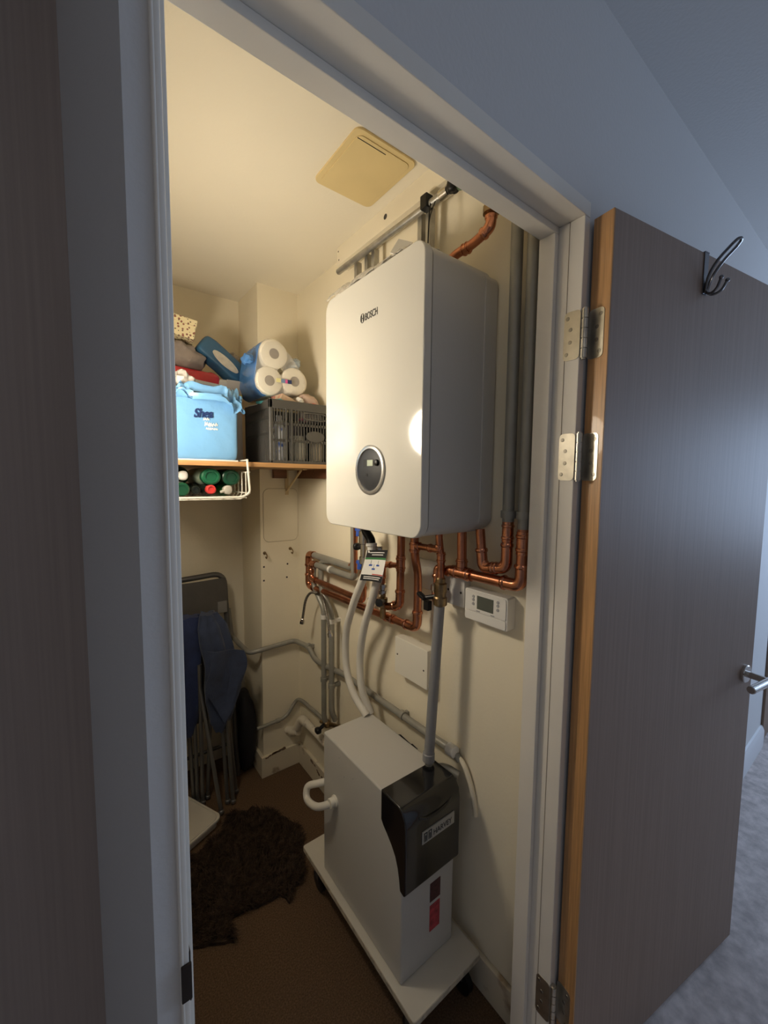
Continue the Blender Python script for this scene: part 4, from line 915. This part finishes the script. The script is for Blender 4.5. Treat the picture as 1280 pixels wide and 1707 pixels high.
camp('folded navy camping chair behind the door jamb, deeper blue', .37, 1.84, [(.34, .33, 1.86, .04, .03), (.40, .33, 1.86, .06, .035), (.50, .335, 1.86, .07, .04), (.62, .34, 1.86, .075, .04), (.74, .345, 1.86, .075, .045), (.83, .355, 1.86, .07, .04), (.87, .36, 1.86, .05, .03)],
     [((.405, 1.85, .012), (.40, 1.825, .66)), ((.388, 1.868, .012), (.375, 1.84, .60)), ((.43, 1.87, .012), (.45, 1.85, .50)), ((.375, 1.885, .012), (.355, 1.86, .5))], 3.4, NAVYF)
tag(MB().soft((.637, 1.985, .20), (.045, .085, .20), .6, None, 28, 20, .02, 9, 12).build('corner_shade_body', mat('corner_shade_black', (.018, .019, .024), .6, bump=.2, bscale=60)), 'dark soft body standing in for corner shade behind the camping chairs', 'bag')  # black body in place of the shade between the chairs and the pier

# white tray low on the left
WTUB = mat('ivory_plastic', (.66, .62, .54), .4, var=.03)
tb = thing('plastic_tray', 'low white plastic tray with rounded corner beside the dark rug', 'tray', (.28, 1.75, 0))
te1 = Vector((-.42, .905, 0)).normalized(); te2 = Vector((-.905, -.42, 0)).normalized(); tcn = Vector((.447, 1.688, 0))
def tubpoly(r, ins): return [tcn + te1*p + te2*q for p, q in rrect(ins, ins, .26-ins, .20-ins, r, 6)]
def tubprism(ins, z0, z1, r=.03):
    b = MB(); q = tubpoly(r, ins); n = len(q)
    return b.add([v+Z*z0 for v in q]+[v+Z*z1 for v in q], [list(range(n))[::-1], list(range(n, 2*n))]+[(i, (i+1) % n, n+(i+1) % n, n+i) for i in range(n)])
tubprism(.012, 0.001, .034, .022).build('body', WTUB, tb, .003)
tubprism(0, .030, .042).build('top', WTUB, tb, .003)
rmq = [v+Z*.043 for v in tubpoly(.03, .010)]; MB().sweep(rmq+[rmq[0]], .003, 8).build('rim', WTUB, tb)

# shaggy dark rug
rugp = [(.20, 1.30), (.246, 1.262), (.30, 1.235), (.345, 1.212), (.352, 1.24), (.345, 1.285), (.40, 1.282), (.443, 1.268), (.49, 1.262), (.52, 1.262), (.535, 1.215), (.555, 1.255), (.60, 1.26), (.640, 1.315), (.665, 1.36), (.680, 1.42), (.685, 1.49), (.670, 1.55), (.63, 1.62), (.585, 1.668), (.52, 1.705), (.475, 1.712), (.44, 1.652), (.36, 1.615), (.27, 1.575), (.15, 1.52), (.12, 1.38)]
def inside(x, y):
    c_ = False; j = len(rugp)-1
    for i in range(len(rugp)):
        xi, yi = rugp[i]; xj, yj = rugp[j]
        if (yi > y) != (yj > y) and x < (xj-xi)*(y-yi)/(yj-yi)+xi: c_ = not c_
        j = i
    return c_
rg_ = thing('shaggy_rug', 'dark brown shaggy sheepskin rug lying on the brown carpet', 'rug', (.42, 1.45, 0))
FUR = mat('dark_brown_fur', (.055, .034, .022), .8, var=.55, vscale=45, bump=.6, bscale=240, spec=.25)
b = MB(); n = len(rugp)
def wob(p, k): return (p[0]+.006*noise.noise(Vector((p[0]*60, p[1]*60, k))), p[1]+.006*noise.noise(Vector((p[0]*60, p[1]*60, k+9))))
dense = []
for i in range(n):
    a, c_ = rugp[i], rugp[(i+1) % n]
    for k in range(5): t = k/5; dense.append(wob((a[0]*(1-t)+c_[0]*t, a[1]*(1-t)+c_[1]*t), 1))
b.prism(dense, 2, .001, .012).build('hide', FUR, rg_)
b = MB(); cnt = 0
while cnt < 15000:
    x, y = random.uniform(.1, .7), random.uniform(1.2, 1.72)
    if not inside(x, y): continue
    cnt += 1
    a = 2.2*PI*noise.noise(Vector((x*7, y*7, 1))) + random.uniform(-.7, .7); L = random.uniform(.014, .034); w_ = random.uniform(.0008, .0020)
    d = Vector((math.cos(a), math.sin(a), 0)); s_ = Vector((-d.y, d.x, 0))*w_; h_ = random.uniform(.35, 1.0)*.018
    p = Vector((x, y, .010)); mid = p + d*L*.5 + Vector((0, 0, h_)); tip = p + d*L + Vector((0, 0, h_*.5))
    b.add([p-s_, p+s_, mid+s_*.8, mid-s_*.8, tip], [(0, 1, 2, 3), (3, 2, 4)])
b.build('fur', FUR, rg_, smooth=False)['kind'] = 'stuff'

for o in bpy.data.objects:
    if '_o' in o.keys(): del o['_o']
